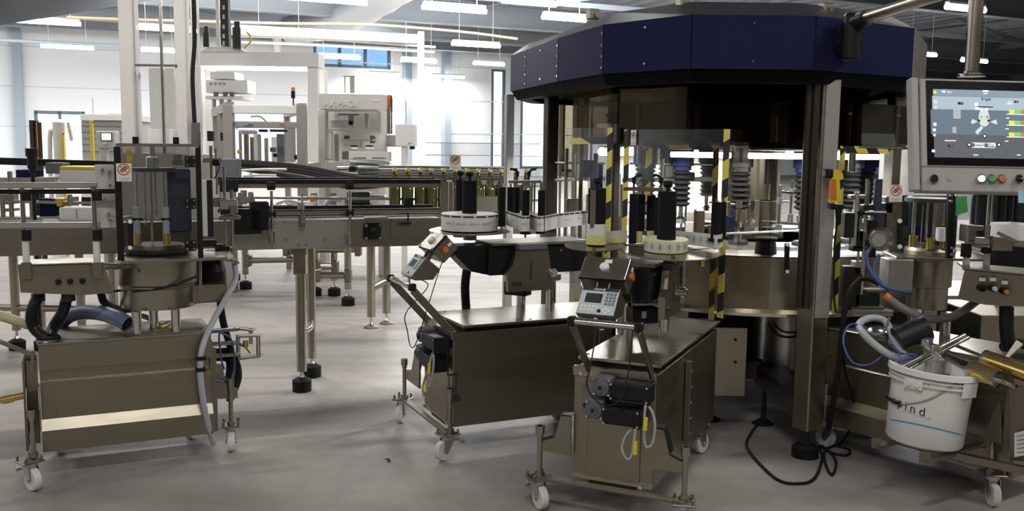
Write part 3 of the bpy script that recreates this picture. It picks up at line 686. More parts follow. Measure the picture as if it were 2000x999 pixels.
def labeler(name, label, O, th, w, span, group, L):
    t = thing(name, label, 'label unit', (O[0], O[1], 0), R_(th), group)
    b = MB(); b.box((w / 2, L / 2, .37), (w, L, .46), b=.003); cb = b.build('cabinet', steel, t)
    b = MB(); b.box((w / 2, -.004, .585), (w + .006, .012, .034), b=.002); b.build('front_rail', steelh, cb); b = MB(); b.box((w / 2, .0, .605), (w + .008, .03, .008), b=.001); b.build('cap_strip', steelh, cb); b = MB(); b.box((w / 2, -.003, .148), (w, .008, .016), b=.001); b.build('front_rail', steelh, cb)
    b = MB(); b.box((w * .51, -.003, .355), (w * .66, .006, .39), b=.002); b.build('front_door', steel, cb)
    b = MB(); b.box((w * .22, -.008, .475), (w * .22, .006, .11), b=.002); pl = b.build('cover_plate', dsteel, cb)
    b = MB()
    for x, z in ((.16, .45), (.27, .45), (.27, .48), (.27, .51)): b.cyl((w * x, -.012, z), (w * x, -.0105, z), .012 if z < .47 else .004, n=14)
    b.build('plug_hole', ink, pl)
    for x, z in ((.09, .58), (.9, .555), (.5, .56), (.86, .145)): b = MB(); b.cyl((w * x, -.009, z), (w * x, -.015, z), .008, n=12); b.build('cap_screw', chrome, cb)
    b = MB(); b.box((w / 2, L / 2 + .04, .611), (w - .05, L - .06, .022)); b.build('table_gap_block', black, t)  # black block stands for the dark gap under the table plate
    b = MB(); b.box((w / 2, .05 + L / 2, .628), (w + .012, L, .013), b=.002); tb = b.build('table_plate', chrome if False else steelh, t)
    for x, y in ((.06, .1), (.92, .1), (.93, .42), (.07, .42), (.93, .7)): b = MB(); b.cyl((w * x, y, .633), (w * x, y, .638), .008, n=10); b.build('cap_screw', chrome, tb)
    # side stay
    b = MB(); stay_y = .47 if L > 1 else .80;  b.box((w + .015, stay_y, .385), (.025, .03, .36), b=.002)
    for z in (.24, .31, .38, .45, .52): b.cyl((w + .028, stay_y, z), (w + .034, stay_y, z), .007, n=8)
    b.build('side_stay', dsteel, t)
    # chassis
    xa, xb = span
    b = MB(); b.bar((xa, -.04, .128), (xb, -.04, .128), .035, .012, b=.002); b.build('crossbar', dsteel, t)
    b = MB(); b.bar((w / 2, .0, .13), (w / 2, L, .13), .2, .014, b=.002); b.build('chassis_beam', brown, t)
    g = [(0, .40), (.05, .398), (.08, .30), (.155, .275), (.155, .24), (0, .236)]
    for s, x0, xe in ((-1, 0, xa), (1, w, xb)):
        k = abs(xe - x0) / .15
        gusset(t, [(s * px * k, pz) for px, pz in g], x0, -.03, (0, .01, 0), steel)
        b = MB(); pp = [(.05, .40), (.08, .305), (.15, .28)]
        for (p0, p1) in zip(pp, pp[1:]): b.bar((x0 + s * p0[0] * k, -.0, p0[1]), (x0 + s * p1[0] * k, -.0, p1[1]), .05, .004)
        b.bar((x0, -.0, .402), (x0 + s * .05 * k, -.0, .402), .05, .004); b.build('bracket_flange', blackm, t)
        jack(t, xe, -.03, .13, .345)
        wheel_caster(t, xe, -.04, R_(-40) if s < 0 else R_(-75))
        xr = .04 if s < 0 else w - .04
        wheel_caster(t, xr, L - .14, R_(70), brake=False)
    # drives on the front
    for gx, gz in ((.42, .552), (.335, .457)):
        b = MB(); b.box((w * gx, -.045, gz), (.078, .06, .078), b=.006); b.lathe([(.033, 0), (.033, .012), (.018, .014), (.018, .022)], (w * gx, -.075, gz), 20, Matrix(((1, 0, 0), (0, 0, 1), (0, -1, 0))).transposed()); gb = b.build('gearbox', grey, t)
        b = MB(); b.cyl((w * gx, -.096, gz), (w * gx, -.0985, gz), .010, n=12); b.build('shaft_bore', ink, gb)
        b = MB()
        for a in range(4):
            q = Vector((w * gx + .03 * (-1) ** a, -.076, gz + .03 * (-1) ** (a // 2))); b.cyl(q, q - Vector((0, .006, 0)), .005, n=8)
        b.build('cap_screw', chrome, gb)
    for x0, x1, mz in ((.53, 1.0, .545), (.45, .9, .443)):
        b = MB(); b.box(((x0 + x1) / 2 * w, -.055, mz), ((x1 - x0) * w, .075, .068), b=.008); b.box((x1 * w - .012, -.055, mz), (.028, .085, .076), b=.004); mo = b.build('servo_motor', black, t)
        b = MB()
        for sx in (x0 * w + .008, x1 * w - .008):
            for sz in (-1, 1): b.cyl((sx, -.093, mz + sz * .028), (sx, -.1, mz + sz * .028), .0045, n=8)
        b.build('cap_screw', chrome, mo)
    for k, (x0, z0, z1, dx) in enumerate(((.97, .51, .35, .045), (.86, .41, .29, -.05))):
        b = MB(); x = w * x0; b.tube([(x, -.10, z0), (x + dx * .02, -.112, z0 - .05), (x + dx * .12, -.118, z1 + .02), (x + dx * .45, -.12, z1), (x + dx * .85, -.118, z1 + .025), (x + dx * .95, -.112, z0 - .07), (x + dx * .7, -.105, z0 - .03), (x + dx * .3, -.10, z0 - .005)], .0055, n=8); cb_ = b.build('motor_cable', greyink, t, 'looped grey cable')
        b = MB(); b.cyl((x + .008, -.117, z0 - .045), (x + .006, -.119, z0 - .095), .0085, n=8); b.build('cable_tag', yellow, cb_)
    # push handle
    for hx in (.06, w - .015):
        b = MB(); b.bar((hx, -.0, .60), (hx + (0.0), -.195, .815), .012, .036, b=.002, up=(0, 1, 1)); b.build('handle_bar', dsteel, t)
        b = MB(); b.box((hx, -.2, .83), (.03, .035, .035), b=.005); b.build('handle_clamp', black, t)
    b = MB(); b.cyl((.07, -.2, .83), (w - .02, -.2, .83), .014, n=16); b.build('handle_tube', chrome, t)
    # columns and head
    for cx, cy in ((.055, .52), (.195, .62)):
        b = MB(); b.cyl((cx, cy, .63), (cx, cy, .80), .024, n=20); b.build('column', chrome, t)
    b = MB(); b.box((.125, .57, .81), (.25, .11, .03), rz=.5, b=.004); b.build('head_beam', dsteel, t)
    b = MB(); b.bar((.09, .42, .755), (.19, .50, .755), .07, .07, b=.004); mo = b.build('height_motor', black, t)
    b = MB(); b.box((.16, .43, .76), (.002, .03, .03), rz=-.68); b.build('type_plate', paper, mo)
    b = MB(); b.box((.125, .54, .915), (.20, .56, .15), b=.004); b.poly([(.05, .26, .99), (.05, .06, .99), (.05, .10, .94), (.05, .18, .86), (.05, .26, .84)], (.13, 0, 0)); hb = b.build('head_body', black, t)
    b = MB(); b.box((.13, .55, .996), (.23, .56, .012), b=.002); b.build('head_rail', dsteel, hb)
    b = MB()
    for y in (.34, .46, .66, .76): b.cyl((.225, y, .955), (.232, y, .955), .006, n=8)
    b.build('cap_screw', chrome, hb)
    b = MB(); b.poly([(.245, .385, .97), (.245, .565, .97), (.245, .60, .76), (.245, .345, .76), (.245, .335, .86), (.245, .365, .89)], (.03, 0, 0)); gp = b.build('tilt_plate', steel, t)
    b = MB(); b.box((.274, .47, .865), (.008, .012, .09), b=.003); b.build('slot', ink, gp); b = MB(); b.box((.274, .39, .80), (.008, .055, .022), b=.003); b.build('slot', ink, gp)
    b = MB(); b.cyl((.275, .585, .85), (.30, .585, .85), .022, n=18); b.cyl((.30, .585, .85), (.31, .585, .85), .014, n=14); b.build('tilt_knob', chrome, gp)
    b = MB(); b.box((.265, .475, .985), (.05, .16, .03), b=.003); b.build('clamp_block', grey, t)
    # button box and keypad on the handle side
    def console(c, size, tilt, nm, m):
        c = Vector(c); xx = Vector((1, 0, 0)); nn = Vector((0, -math.cos(tilt), math.sin(tilt))); yy = nn.cross(xx)
        return c, xx, yy, nn, Matrix((xx, yy, nn)).transposed()
    c, xx, yy, nn, M = console((.12, .0, 1.01), None, R_(46), 0, 0)
    b = MB(); b.box(c - nn * .045, (.19, .105, .085), M=M, b=.004); bb = b.build('button_box', steel, t)
    b = MB(); b.box(c - nn * .001, (.194, .109, .007), M=M); b.build('lid_gasket', navy, bb)
    b = MB(); b.box(c + nn * .005, (.19, .105, .006), M=M, b=.002)
    for sx in (-1, 1):
        for sy in (-1, 1): q = c + xx * sx * .085 + yy * sy * .043; b.cyl(q + nn * .006, q + nn * .012, .007, n=12)
    b.build('lid', steelh, bb)
    b = MB(); b.cyl(c + nn * .008, c + nn * .018, .019, n=22); b.lathe([(.019, .018), (.016, .023), (.008, .026), (0, .0265)], c, 20, M, smooth=True); b.build('push_button', white, bb, 'white push button')
    b = MB(); b.box(c + yy * .032 + xx * .008 + nn * .0085, (.03, .018, .002), M=M); b.build('name_plate', paper, bb)
    b = MB(); q = c + xx * .095 - nn * .04; b.cyl(q, q + xx * .014, .015, n=18); b.build('side_button', orange, bb, 'orange lit side button')
    b = MB(); b.box(q + xx * .001 + yy * .034, (.002, .022, .014), M=M); b.build('name_plate', paper, bb)
    b = MB(); b.bar(c - nn * .09, (.12, .28, .97), .035, .035, b=.004); b.bar((.10, -.02, .955), (.10, -.06, .875), .006, .02); b.bar((.15, -.02, .955), (.15, -.06, .875), .006, .02); b.build('console_arm', dsteel, t)
    c, xx, yy, nn, M = console((.13, -.105, .897), None, R_(40), 0, 0)
    b = MB(); hw, hh = .076, .060
    b.poly([c + yy * hh - nn * .002 - xx * hw, c - yy * hh - nn * .002 - xx * hw, c - yy * hh - nn * .03 - xx * hw, c + yy * .0 - nn * .10 - xx * hw, c + yy * hh - nn * .095 - xx * hw], xx * hw * 2); kp = b.build('keypad_housing', dsteel, t)
    b = MB(); b.box(c, (hw * 2, hh * 2, .004), M=M, b=.001); fc = b.build('keypad_face', mat('keypad_foil', (.55, .60, .64), .35), kp)
    b = MB(); b.box(c + yy * (hh - .008) + nn * .0022, (hw * 2 - .004, .014, .001), M=M); b.box(c + yy * .012 - xx * .02 + nn * .0022, (.068, .042, .001), M=M); b.build('keypad_screen', ink, kp, 'dark display and header strip')
    b = MB(); b.box(c + yy * (hh - .008) + nn * .003 - xx * .01, (.034, .004, .0006), M=M); b.cyl(c + yy * (hh - .008) + nn * .0028 + xx * .014, c + yy * (hh - .008) + nn * .0034 + xx * .014, .0045, n=12); b.build('header_mark', white, kp)
    b = MB(); r2 = MB()
    for i in range(3):
        for j in range(4):
            q = c + xx * (.033 + i * .015) + yy * (.034 - j * .015); b.cyl(q + nn * .002, q + nn * .0035, .0058, n=12); r2.cyl(q + nn * .0035, q + nn * .004, .0028, n=10)
    b.cyl(c + xx * .014 - yy * .044 + nn * .002, c + xx * .014 - yy * .044 + nn * .0035, .0075, n=14)
    b.build('number_key', black, kp)
    for i in range(5):
        for j in range(2):
            if (i, j) == (4, 1): continue
            q = c + xx * (-.06 + i * .0155) + yy * (-.026 - j * .015); r2.cyl(q + nn * .002, q + nn * .003, .0056, n=12)
    for dx, dy in ((.04, -.032), (.028, -.04), (.054, -.04), (.041, -.05)): q = c + xx * dx + yy * dy; r2.cyl(q + nn * .002, q + nn * .0038, .0056, n=12)
    r2.build('pale_key', white, kp)
    b = MB(); b.cyl(c - yy * hh - nn * .02 + Vector((0, 0, -.002)), c - yy * hh - nn * .02 + Vector((0, 0, -.03)), .008, n=10); b.build('thumb_screw', nylon, kp)
    b = MB(); q = c - yy * .03 - nn * .07
    b.tube([q, (.10, -.02, .78), (.12, -.14, .66), (.10, -.125, .56), (.16, -.13, .50), (.24, -.13, .53), (.26, -.08, .70), (.23, 0.0, .9), (.18, .05, .95)], .0028, n=6, sub=8); b.build('thin_cable', black, t)
    return t
LB1 = labeler('labelling_cart', 'steel cart with big white label reel and dark long side panel, beside the open floor', (-.444, 4.782), -65, .40, (-.235, .44), 'wheeled label carts', .88)
LB2 = labeler('labelling_cart', 'steel cart with yellow label reels and keypad console standing before the big machine', (.26, 3.765), -24.5, .34, (-.135, .475), 'wheeled label carts', 1.08)
b = MB(LB1); a, c = P(913, 520, 5.05), P(911, 600, 5.1); b.tube([a, (a + c) / 2 + Vector((-.01, 0, 0)), c - Vector((0, 0, .03))], .024, n=12); b.build('corrugated_conduit', black, LB1)

# reels, spindles, guide rollers: what differs between the two carts
def disc(root, px, py, z, wpx, tiltx=0.):
    c = G(px, py, z); r = wpx / 2 * M1(c.y)
    M = Matrix.Rotation(R_(tiltx), 3, 'X')
    b = MB(root); b.lathe([(.01, -.012), (r * .55, -.010), (r, -.004), (r, 0), (.01, .002)], c, 56, M); d = b.build('reel_plate', steelh, root)
    for a in (.4, 2.5, 4.6):
        b = MB(root); q = c + M @ Vector((math.cos(a) * r * .68, math.sin(a) * r * .68, .0015)); v = M @ Vector((math.cos(a), math.sin(a), 0)); b.bar(q - v * r * .22, q + v * r * .22, .016, .001); b.build('slot', ink, d)
    b = MB(root); b.cyl(c - Vector((0, 0, .012)), c - Vector((0, 0, .05)), .035, n=20); b.build('reel_hub', dsteel, d)
    return c, r
def spindle(root, px, pyb, pyt, Y, w, knob=None, strip=None):
    b = MB(root); a, zt, r = vcyl(b, px, pyb, pyt, Y, w, 28); s = b.build('spindle', foam, root)
    if knob:
        b = MB(root); b.cyl((a.x, a.y, zt), (a.x, a.y, zt + .025), .009, n=10); b.lathe([(.014, .02), (.022, .028), (.022, .04), (.012, .045)], (a.x, a.y, zt), 14); b.build('spindle_knob', black, s)
    if strip:
        q = P(strip, (pyb + pyt) / 2, Y); d = (Vector((q.x, q.y, 0)) - Vector((a.x, a.y, 0))); b = MB(root)
        b.box((q.x, a.y - r * .92, (a.z + zt) / 2), (r * .6, .012, (zt - a.z) * .96), b=.002); b.build('clamping_bar', steelh, s)
    return a, zt, r
def roller(root, px, pyb, pyt, Y, w, foot=False):
    b = MB(root); a, zt, r = vcyl(b, px, pyb, pyt, Y, w, 20); s = b.build('guide_roller', foam, root)
    b = MB(root); b.cyl((a.x, a.y, a.z - .03), (a.x, a.y, zt + .018), .006, n=8); b.build('roller_pin', chrome, s)
    if foot: b = MB(root); b.cyl((a.x, a.y, a.z - .012), (a.x, a.y, a.z), r * 1.5, n=20); b.build('roller_flange', black, s)
    return a, zt, r
def lever(root, p, dx):
    b = MB(root); p = Vector(p); b.cyl(p, p + Vector((0, 0, .018)), .005, n=10); b.cyl(p + Vector((0, 0, .018)), p + Vector((0, 0, .045)), .009, .011, n=12); b.tube([p + Vector((0, 0, .040)), p + Vector((dx * .4, 0, .052)), p + Vector((dx, 0, .056))], .0065, n=8); b.ball(p + Vector((dx, 0, .056)), .0068, 8)
    b.build('clamp_lever', black, root)
def ribbon(b, pts, h):
    pts = [Vector(p) for p in pts]
    for p, q in zip(pts, pts[1:]):
        e = (q - p); n = Vector((-e.y, e.x, 0)).normalized() * .0012
        b.poly([p, q, q + Vector((0, 0, h)), p + Vector((0, 0, h))], n)
def patch(b, c, r, a0, a1, z0, z1, t=.0008, n=4, M=None):    # a piece of paper on a reel's side
    for k in range(n):
        p = [(a0 + (a1 - a0) * k / n), (a0 + (a1 - a0) * (k + 1) / n)]
        q = [Vector((math.cos(a) * (r + t), math.sin(a) * (r + t), z)) for a, z in ((p[0], z0), (p[1], z0), (p[1], z1), (p[0], z1))]
        b.add([c + (M @ v if M else v) for v in q], [(0, 1, 2, 3)])
def pring(b, c, r, a, z, R0, R1, t=.0009, M=None, n=18):
    for k in range(n):
        q = []
        for an, rr in ((k, R0), (k + 1, R0), (k + 1, R1), (k, R1)):
            x = rr * math.cos(2 * PI * an / n); zz = z + rr * math.sin(2 * PI * an / n); aa = a + x / r; v = Vector((math.cos(aa) * (r + t), math.sin(aa) * (r + t), zz)); q.append(c + (M @ v if M else v))
        b.add(q, [(0, 1, 2, 3)])
# --- unit with the white reel
c1, r1 = disc(LB1, 918, 450, 1.05, 160, 1.2)
disc(LB1, 897, 446, 1.02, 96, 1.0)
a1, zt1, rs1 = spindle(LB1, 917, 422, 352, c1.y, 29, True)
spindle(LB1, 899, 412, 350, c1.y + .22, 18, True)
RL = thing('label_roll', 'large white roll of wine labels with black top band lying on the round steel plate', 'label roll', (c1.x, c1.y, c1.z + .001), 0, 'label rolls')
rr, hh = 55.5 * M1(c1.y), .086
cc = Vector((a1.x, c1.y, c1.z + .002))
b = MB(RL); b.lathe([(rs1 * 1.04, .002), (rr, .002), (rr, hh), (rs1 * 1.04, hh)], cc, 64, cap=False); b.lathe([(rs1 * 1.04, .003), (rs1 * 1.04, hh)], cc, 32, cap=False); b.build('paper_body', paper, RL)
b = MB(RL)
for k in range(14): patch(b, cc, rr, k * .449 + .05, k * .449 + .42, hh - .013, hh - .005)
b.build('black_band', ink, RL)
for a in (-2.25, -1.80, -1.35, -.9):
    q = cc + Vector((math.cos(a) * (rr + .001), math.sin(a) * (rr + .001), .042)); lettering('label_print', 'Cuvée', q, (math.sin(a), -math.cos(a), 0), (0, 0, 1), .02, greyink, RL, .0002)
b = MB(LB1); q = P(1024, 356, 4.75); q2 = P(1058, 356, 4.9); b.bar(P(993, 355, 4.85), P(1058, 355, 4.85), .07, .014, b=.003); b.build('top_plate', dsteel, LB1)
for px, w in ((1038, 4), (1043, 4), (1024, 5), (1056, 6)):
    b = MB(LB1); vcyl(b, px, 440, 356, 4.88, w); b.build('roller_post', chrome, LB1)
lever(LB1, P(1010, 352, 4.85), -.032); lever(LB1, P(1033, 352, 4.85), .032)
for a in ((980, 442, 366, 4.85, 14), (997, 416, 366, 5.02, 14), (1010, 416, 366, 5.06, 12), (1026, 453, 372, 4.72, 15), (1057, 452, 372, 4.72, 14.5)): roller(LB1, *a, foot=a[0] > 1020)
b = MB(RL); pw = lambda px, py, Y: P(px, py, Y)
zb = P(1026, 452, 4.72).z; hw_ = .078
W1 = [(960, 440, 5.0), (988, 436, 5.05), (1019, 449, 4.69), (1026, 450, 4.682), (1034, 449, 4.70), (1036, 445, 4.85), (1049, 449, 4.69), (1057, 450, 4.682), (1065, 447, 4.72), (1090, 440, 4.9), (1152, 434, 5.15)]
pts = [Vector((P(*q).x, P(*q).y, zb + .002)) for q in W1]
ribbon(b, pts, hw_); wb = b.build('label_web', paper, RL)
b = MB(RL)
for p, q in zip(pts, pts[1:]):
    L = (q - p).length; n_ = max(1, round(L / .05)); e = (q - p) / n_; nr = Vector((e.y, -e.x, 0)).normalized() * .0012
    for k in range(n_):
        u, v = p + e * (k + .08) + nr, p + e * (k + .92) + nr
        b.add([u + Vector((0, 0, hw_ - .014)), v + Vector((0, 0, hw_ - .014)), v + Vector((0, 0, hw_ - .005)), u + Vector((0, 0, hw_ - .005))], [(0, 1, 2, 3)])
b.build('black_band', ink, RL)
for px, Y in ((1026, 4.68), (1057, 4.68), (1003, 4.85), (1108, 4.95), (1132, 5.05)):
    q = P(px, 441, Y); lettering('label_print', 'Cuvée', (q.x, q.y - .004, zb + .042), (-1, 0, 0), (0, 0, 1), .016, greyink, RL, .0002)
# --- unit with the yellow reels
T2 = 3.4
c1, r1 = disc(LB2, 1311, 491, 1.045, 194, T2); M2 = Matrix.Rotation(R_(T2), 3, 'X')
c2, r2_ = disc(LB2, 1162, 480, 1.045, 120, T2)
a1, zt1, rs1 = spindle(LB2, 1301, 470, 374, c1.y, 37, True)
RA = thing('label_roll', 'flat roll of round printed labels with yellow edge on the wide steel plate', 'label roll', (c1.x, c1.y, c1.z), 0, 'label rolls')
rr, hh = 42.5 * M1(c1.y), .052
cc = Vector((a1.x, c1.y, c1.z)) + Vector((0, 0, .002)); zc = .0
b = MB(RA); b.lathe([(rs1 * 1.05, .002), (rr, .002), (rr, hh), (rs1 * 1.05, hh)], cc, 64, M2, cap=False); b.build('paper_body', paper, RA)
b = MB(RA); b.lathe([(rr + .0004, .003), (rr + .0004, .010)], cc, 64, M2, cap=False); b.lathe([(rr * .75, hh + .0006), (rr, hh + .0006), (rr + .0006, hh - .006)], cc, 64, M2, cap=False); b.build('yellow_edge', ypaper, RA)
b = MB(RA); b2 = MB(RA)
for k in range(15):
    a = k * 2 * PI / 15 + .1; pring(b, cc, rr, a, .027, .013, .0145, M=M2)
    for z, wd in ((.034, .10), (.026, .13), (.020, .07)): patch(b2, cc, rr, a - wd / 2, a + wd / 2, z, z + .003, .0012, 2, M2)
b.build('label_outline', greyink, RA); b2.build('label_print', ink, RA)
b = MB(RA); zz = P(1398, 484, 4.08).z
W2 = [(1336, 478, 4.20), (1388, 484, 4.09), (1397, 486, 4.035), (1407, 484, 4.07), (1413, 476, 4.17)]
pts = [Vector((P(*q).x, P(*q).y, zz)) for q in [(1310, 474, 4.25)] + W2]; ribbon(b, pts, .058); b.build('label_web', paper, RA)
b = MB(RA); b2 = MB(RA)
for p, q in zip(pts, pts[1:]):
    L = (q - p).length; n_ = int(L / .036)
    for k in range(n_):
        u = p + (q - p) * ((k + .5) / n_); e = (q - p).normalized(); nr = Vector((e.y, -e.x, 0)) * .0016
        for j in range(16):
            ring = []
            for an, r0 in ((j, .013), (j + 1, .013), (j + 1, .0145), (j, .0145)): ring.append(u + nr + e * r0 * math.cos(PI * an / 8) + Vector((0, 0, .028 + r0 * math.sin(PI * an / 8))))
            b.add(ring, [(0, 1, 2, 3)])
        for z, wd in ((.034, .009), (.026, .012), (.020, .006)): b2.add([u + nr - e * wd / 2 + Vector((0, 0, z)), u + nr + e * wd / 2 + Vector((0, 0, z)), u + nr + e * wd / 2 + Vector((0, 0, z + .003)), u + nr - e * wd / 2 + Vector((0, 0, z + .003))], [(0, 1, 2, 3)])
b.build('label_outline', greyink, RA); b2.build('label_print', ink, RA)
a2, zt2, rs2 = spindle(LB2, 1165, 446, 368, c2.y, 35, True, 1157)
RB = thing('label_roll', 'narrow upright roll of half yellow half white paper on the small steel plate', 'label roll', (c2.x, c2.y, c2.z), 0, 'label rolls')
rr = 19.8 * M1(c2.y); cc = Vector((a2.x, c2.y, c2.z + .005))
b = MB(RB); b.lathe([(rs2 * 1.1, .046), (rr, .046), (rr, .095), (rs2 * 1.1, .095)], cc, 40, cap=False); b.build('paper_body', paper, RB)
b = MB(RB); b.lathe([(.02, .001), (rr, .001), (rr, .046), (.02, .046)], cc, 40, cap=False); b.build('yellow_half', ypaper, RB)
b = MB(RB); zz = P(1200, 476, 4.35).z; pts = [Vector((P(*q).x, P(*q).y, zz)) for q in ((1176, 476, c2.y + .08), (1225, 470, 4.42))]; ribbon(b, pts, .056); b.build('label_web', paper, RB)
b = MB(RB); ribbon(b, [p + Vector((0, -.002, 0)) for p in pts], .026); b.build('web_edge', ypaper, RB)
b = MB(LB2); b.bar(P(1222, 369, 4.4), P(1300, 371, 4.3), .06, .016, b=.003); b.build('top_plate', dsteel, LB2)
lever(LB2, P(1238, 366, 4.35), .03); lever(LB2, P(1291, 366, 4.35), -.033)
for a in ((1235, 476, 379, 4.32, 16), (1250, 452, 380, 4.42, 17), (1270, 470, 382, 4.42, 17), (1284, 462, 386, 4.35, 13), (1397, 466, 395, 4.08, 19), (1410, 462, 395, 4.14, 14)): roller(LB2, *a, foot=a[0] > 1390)
b = MB(LB2)
for px, pt in ((1247, 453), (1270, 452)): vcyl(b, px, 474, pt, 4.38, 15)
b.build('wrapped_web', ypaper, LB2, 'yellow paper passing round the rollers')
b = MB(LB2); q = G(1250, 480, 1.0); b.box((q.x - .02, q.y - .05, 1.012), (.20, .15, .012), rz=R_(-26), b=.003); b.build('roller_base_plate', blackm, LB2)
b = MB(LB2); q = P(1371, 512, 4.15); b.lathe([(.014, -.02), (.014, 0), (.018, .004), (.018, .016), (.012, .02)], q, 18); b.build('brass_fitting', brass, LB2)
# ------------------------------------------------------------------ cart with the round turret
LC = thing('turret_cart', 'steel wheeled cart with round turret behind acrylic and three black knobs on its console', 'machine cart', (-2.05, 4.03, 0), R_(25))
LL, LD = .72, .36
def lc(x, y, z=0.): return (LC.matrix_basis if False else root_matrix(LC)) @ Vector((x, y, z))
b = MB()
pr = [(0, .60), (0, .49), (.030, .482), (.030, .44), (.006, .432), (.006, .27), (-.022, .225), (-.022, .13), (LD, .13), (LD, .60)]
b.poly([Vector((0, y, z)) for y, z in pr], (LL, 0, 0)); cb = b.build('cabinet', steel, LC)
b = MB(); b.box((LL / 2, LD / 2, .607), (LL + .012, LD + .012, .012), b=.002); b.build('table_plate', steelh, LC)
b = MB(); b.box((LL * .72, LD * .55, .617), (LL * .5, LD * .6, .008), b=.002); b.build('turret_base_plate', steelh, LC)
for x, z in ((.06, .40), (.06, .29), (.665, .40), (.665, .29)):
    b = MB(); b.cyl((x, .007, z), (x, .002, z), .006, n=10); b.build('cap_screw', dsteel, cb)
b = MB(); b.box((LL + .008, .02, .33), (.03, .03, .40), b=.002); b.box((LL + .006, .2, .35), (.01, .30, .42)); b.build('end_panel', dsteel, LC)
b = MB(); b.box((-.035, .03, .36), (.05, .012, .40), b=.002); b.box((-.06, .1, .34), (.012, .22, .40), b=.002); b.box((-.03, .005, .47), (.045, .012, .14), b=.002); b.build('end_frame', dsteel, LC)
b = MB(); b.bar((-.03, -.006, .50), (-.02, -.01, .58), .012, .045, up=(0, 1, 0)); b.bar((-.022, -.01, .565), (-.32, -.02, .735), .012, .045, b=.002, up=(0, 1, 0)); b.build('handle_bar', steel, LC)
b = MB(); b.cyl((-.02, .16, .66), (-.30, .08, .80), .022, n=14); b.build('handle_grip', mat('worn_yellow_wrap', (.62, .56, .36), .5, 0, .25, 30), LC, 'worn yellowish tube')
b = MB(); b.cyl((-.16, .06, .36), (-.05, .06, .375), .016, n=12); b.cyl((-.15, .06, .36), (-.11, .06, .366), .019, n=6); b.build('air_coupling', brass, LC)
for s in (-1, 1):
    b = MB(); b.poly([(-.03 + s * .024, -.05, .43), (-.03 + s * .024, -.09, .34), (-.03 + s * .024, -.09, .24), (-.03 + s * .024, .03, .22), (-.03 + s * .024, .03, .43)], (.003, 0, 0)); b.build('bracket_cheek', dsteel, LC)
jack(LC, -.035, -.085, .135, .345)
wheel_caster(LC, -.05, -.105, R_(-60)); 
gusset(LC, [(0, .43), (.04, .43), (.06, .33), (.11, .30), (.11, .255), (.02, .26), (0, .27)], LL + .02, .10, (0, .012, 0), steel)
jack(LC, LL + .095, .09, .13, .36); wheel_caster(LC, LL + .095, .10, R_(-100))
wheel_caster(LC, LL * .9, LD - .02, R_(60), brake=False); wheel_caster(LC, .05, LD - .02, R_(60), brake=False)
# console with three knobs, on the near edge
b = MB(LC); k = M1(4.12)
_o = P(120, 545, 4.12)
def onp(px, py): d = ray(px, py); return EYE + d * ((_o - EYE).dot(HV) / d.dot(HV))
f = [onp(35, 521), onp(202, 516), onp(222, 572), onp(165, 577), onp(40, 572)]
b.poly(f, HV * .16); cons = b.build('console_box', steel, LC)
b = MB(LC); t0 = [f[0] + Vector((0, 0, .004)) - HV * .01, f[1] + Vector((.0, 0, .004)) - HV * .01, f[1] + HV * .17 + Vector((0, 0, .004)), f[0] + HV * .17 + Vector((0, 0, .004))]; b.poly(t0, (0, 0, .006)); b.build('console_top', steelh, cons)
for px, py in ((114, 551), (137, 550), (161, 549)):
    q = onp(px, py); b = MB(LC); b.cyl(q + HV * .01, q - HV * .018, .0135, .0125, n=20); b.build('knob', black, cons)
for px, top in ((50, 366), (188, 364)):
    Y = 4.08 if px < 100 else 4.16; off = HV * -.0
    b = MB(LC); vcyl(b, px, 520, 364, Y, 9); po = b.build('guide_post', chrome, LC)
    b = MB(LC); vcyl(b, px + 2, 518, 468, Y, 13); b.build('post_sleeve', nylon, po)
    b = MB(LC); vcyl(b, px + 2, 470, 449, Y, 19); b.build('post_clamp', black, po)
    b = MB(LC); vcyl(b, px + 1, 392, 373, Y, 19); b.build('post_clamp', black, po)
    b = MB(LC); q = P(px + 2, 530, Y - .02); b.box(q, (.042, .03, .075), rz=R_(25), b=.003); b.build('post_foot', dsteel, po)
b = MB(LC); b.bar(P(-60, 363, 4.0), P(190, 362, 4.2), .03, .026, b=.003); gr = b.build('guide_rail', alu, LC)
b = MB(LC); b.bar(P(-60, 375, 4.02), P(228, 374, 4.24), .02, .02); b.build('rail_strip', black, gr)
b = MB(LC); b.bar(P(-60, 441, 4.0), P(196, 440, 4.2), .03, .026, b=.003); gr = b.build('guide_rail', alu, LC)
for a_, c_ in (((192, 517, 4.2), (246, 517, 4.36)), ((200, 525, 4.2), (246, 523, 4.3))):
    b = MB(LC); b.cyl(P(*a_), P(*c_), .008, n=12); b.build('tie_rod', chrome, LC)
# turret
TC = P(308, 500, 4.46); TX, TY, TZ = TC.x, TC.y, TC.z
ax = Vector((TX, TY, 0))
b = MB(LC); b.lathe([(.172, TZ - .235), (.172, TZ - .14), (.178, TZ - .135), (.178, TZ - .128), (.186, TZ - .12), (.186, TZ - .006), (.02, TZ - .006)], ax, 48); b.build('turret_drum', steelh, LC)
b = MB(LC); b.cyl(P(266, 531, TY - .185), P(266, 531, TY - .20), .011, n=12); b.build('drain_plug', chrome, LC)
b = MB(LC); b.poly([lc(.345, -.03, TZ), lc(.80, -.03, TZ), lc(.84, .06, TZ), lc(.84, .36, TZ), lc(.345, .36, TZ)], (0, 0, .012)); b.build('turret_plate', steelh, LC)
for px, py in ((268, 652), (301, 642), (344, 648)):
    q = G(px, py, .617); b = MB(LC); b.cyl((q.x, q.y, .617), (q.x, q.y, TZ - .23), .021, n=18); b.build('column', chrome, LC)
b = MB(LC); q = P(385, 570, 4.52); b.box(q, (.26, .16, .09), rz=R_(25), b=.004); b.build('gear_housing', steel, LC)
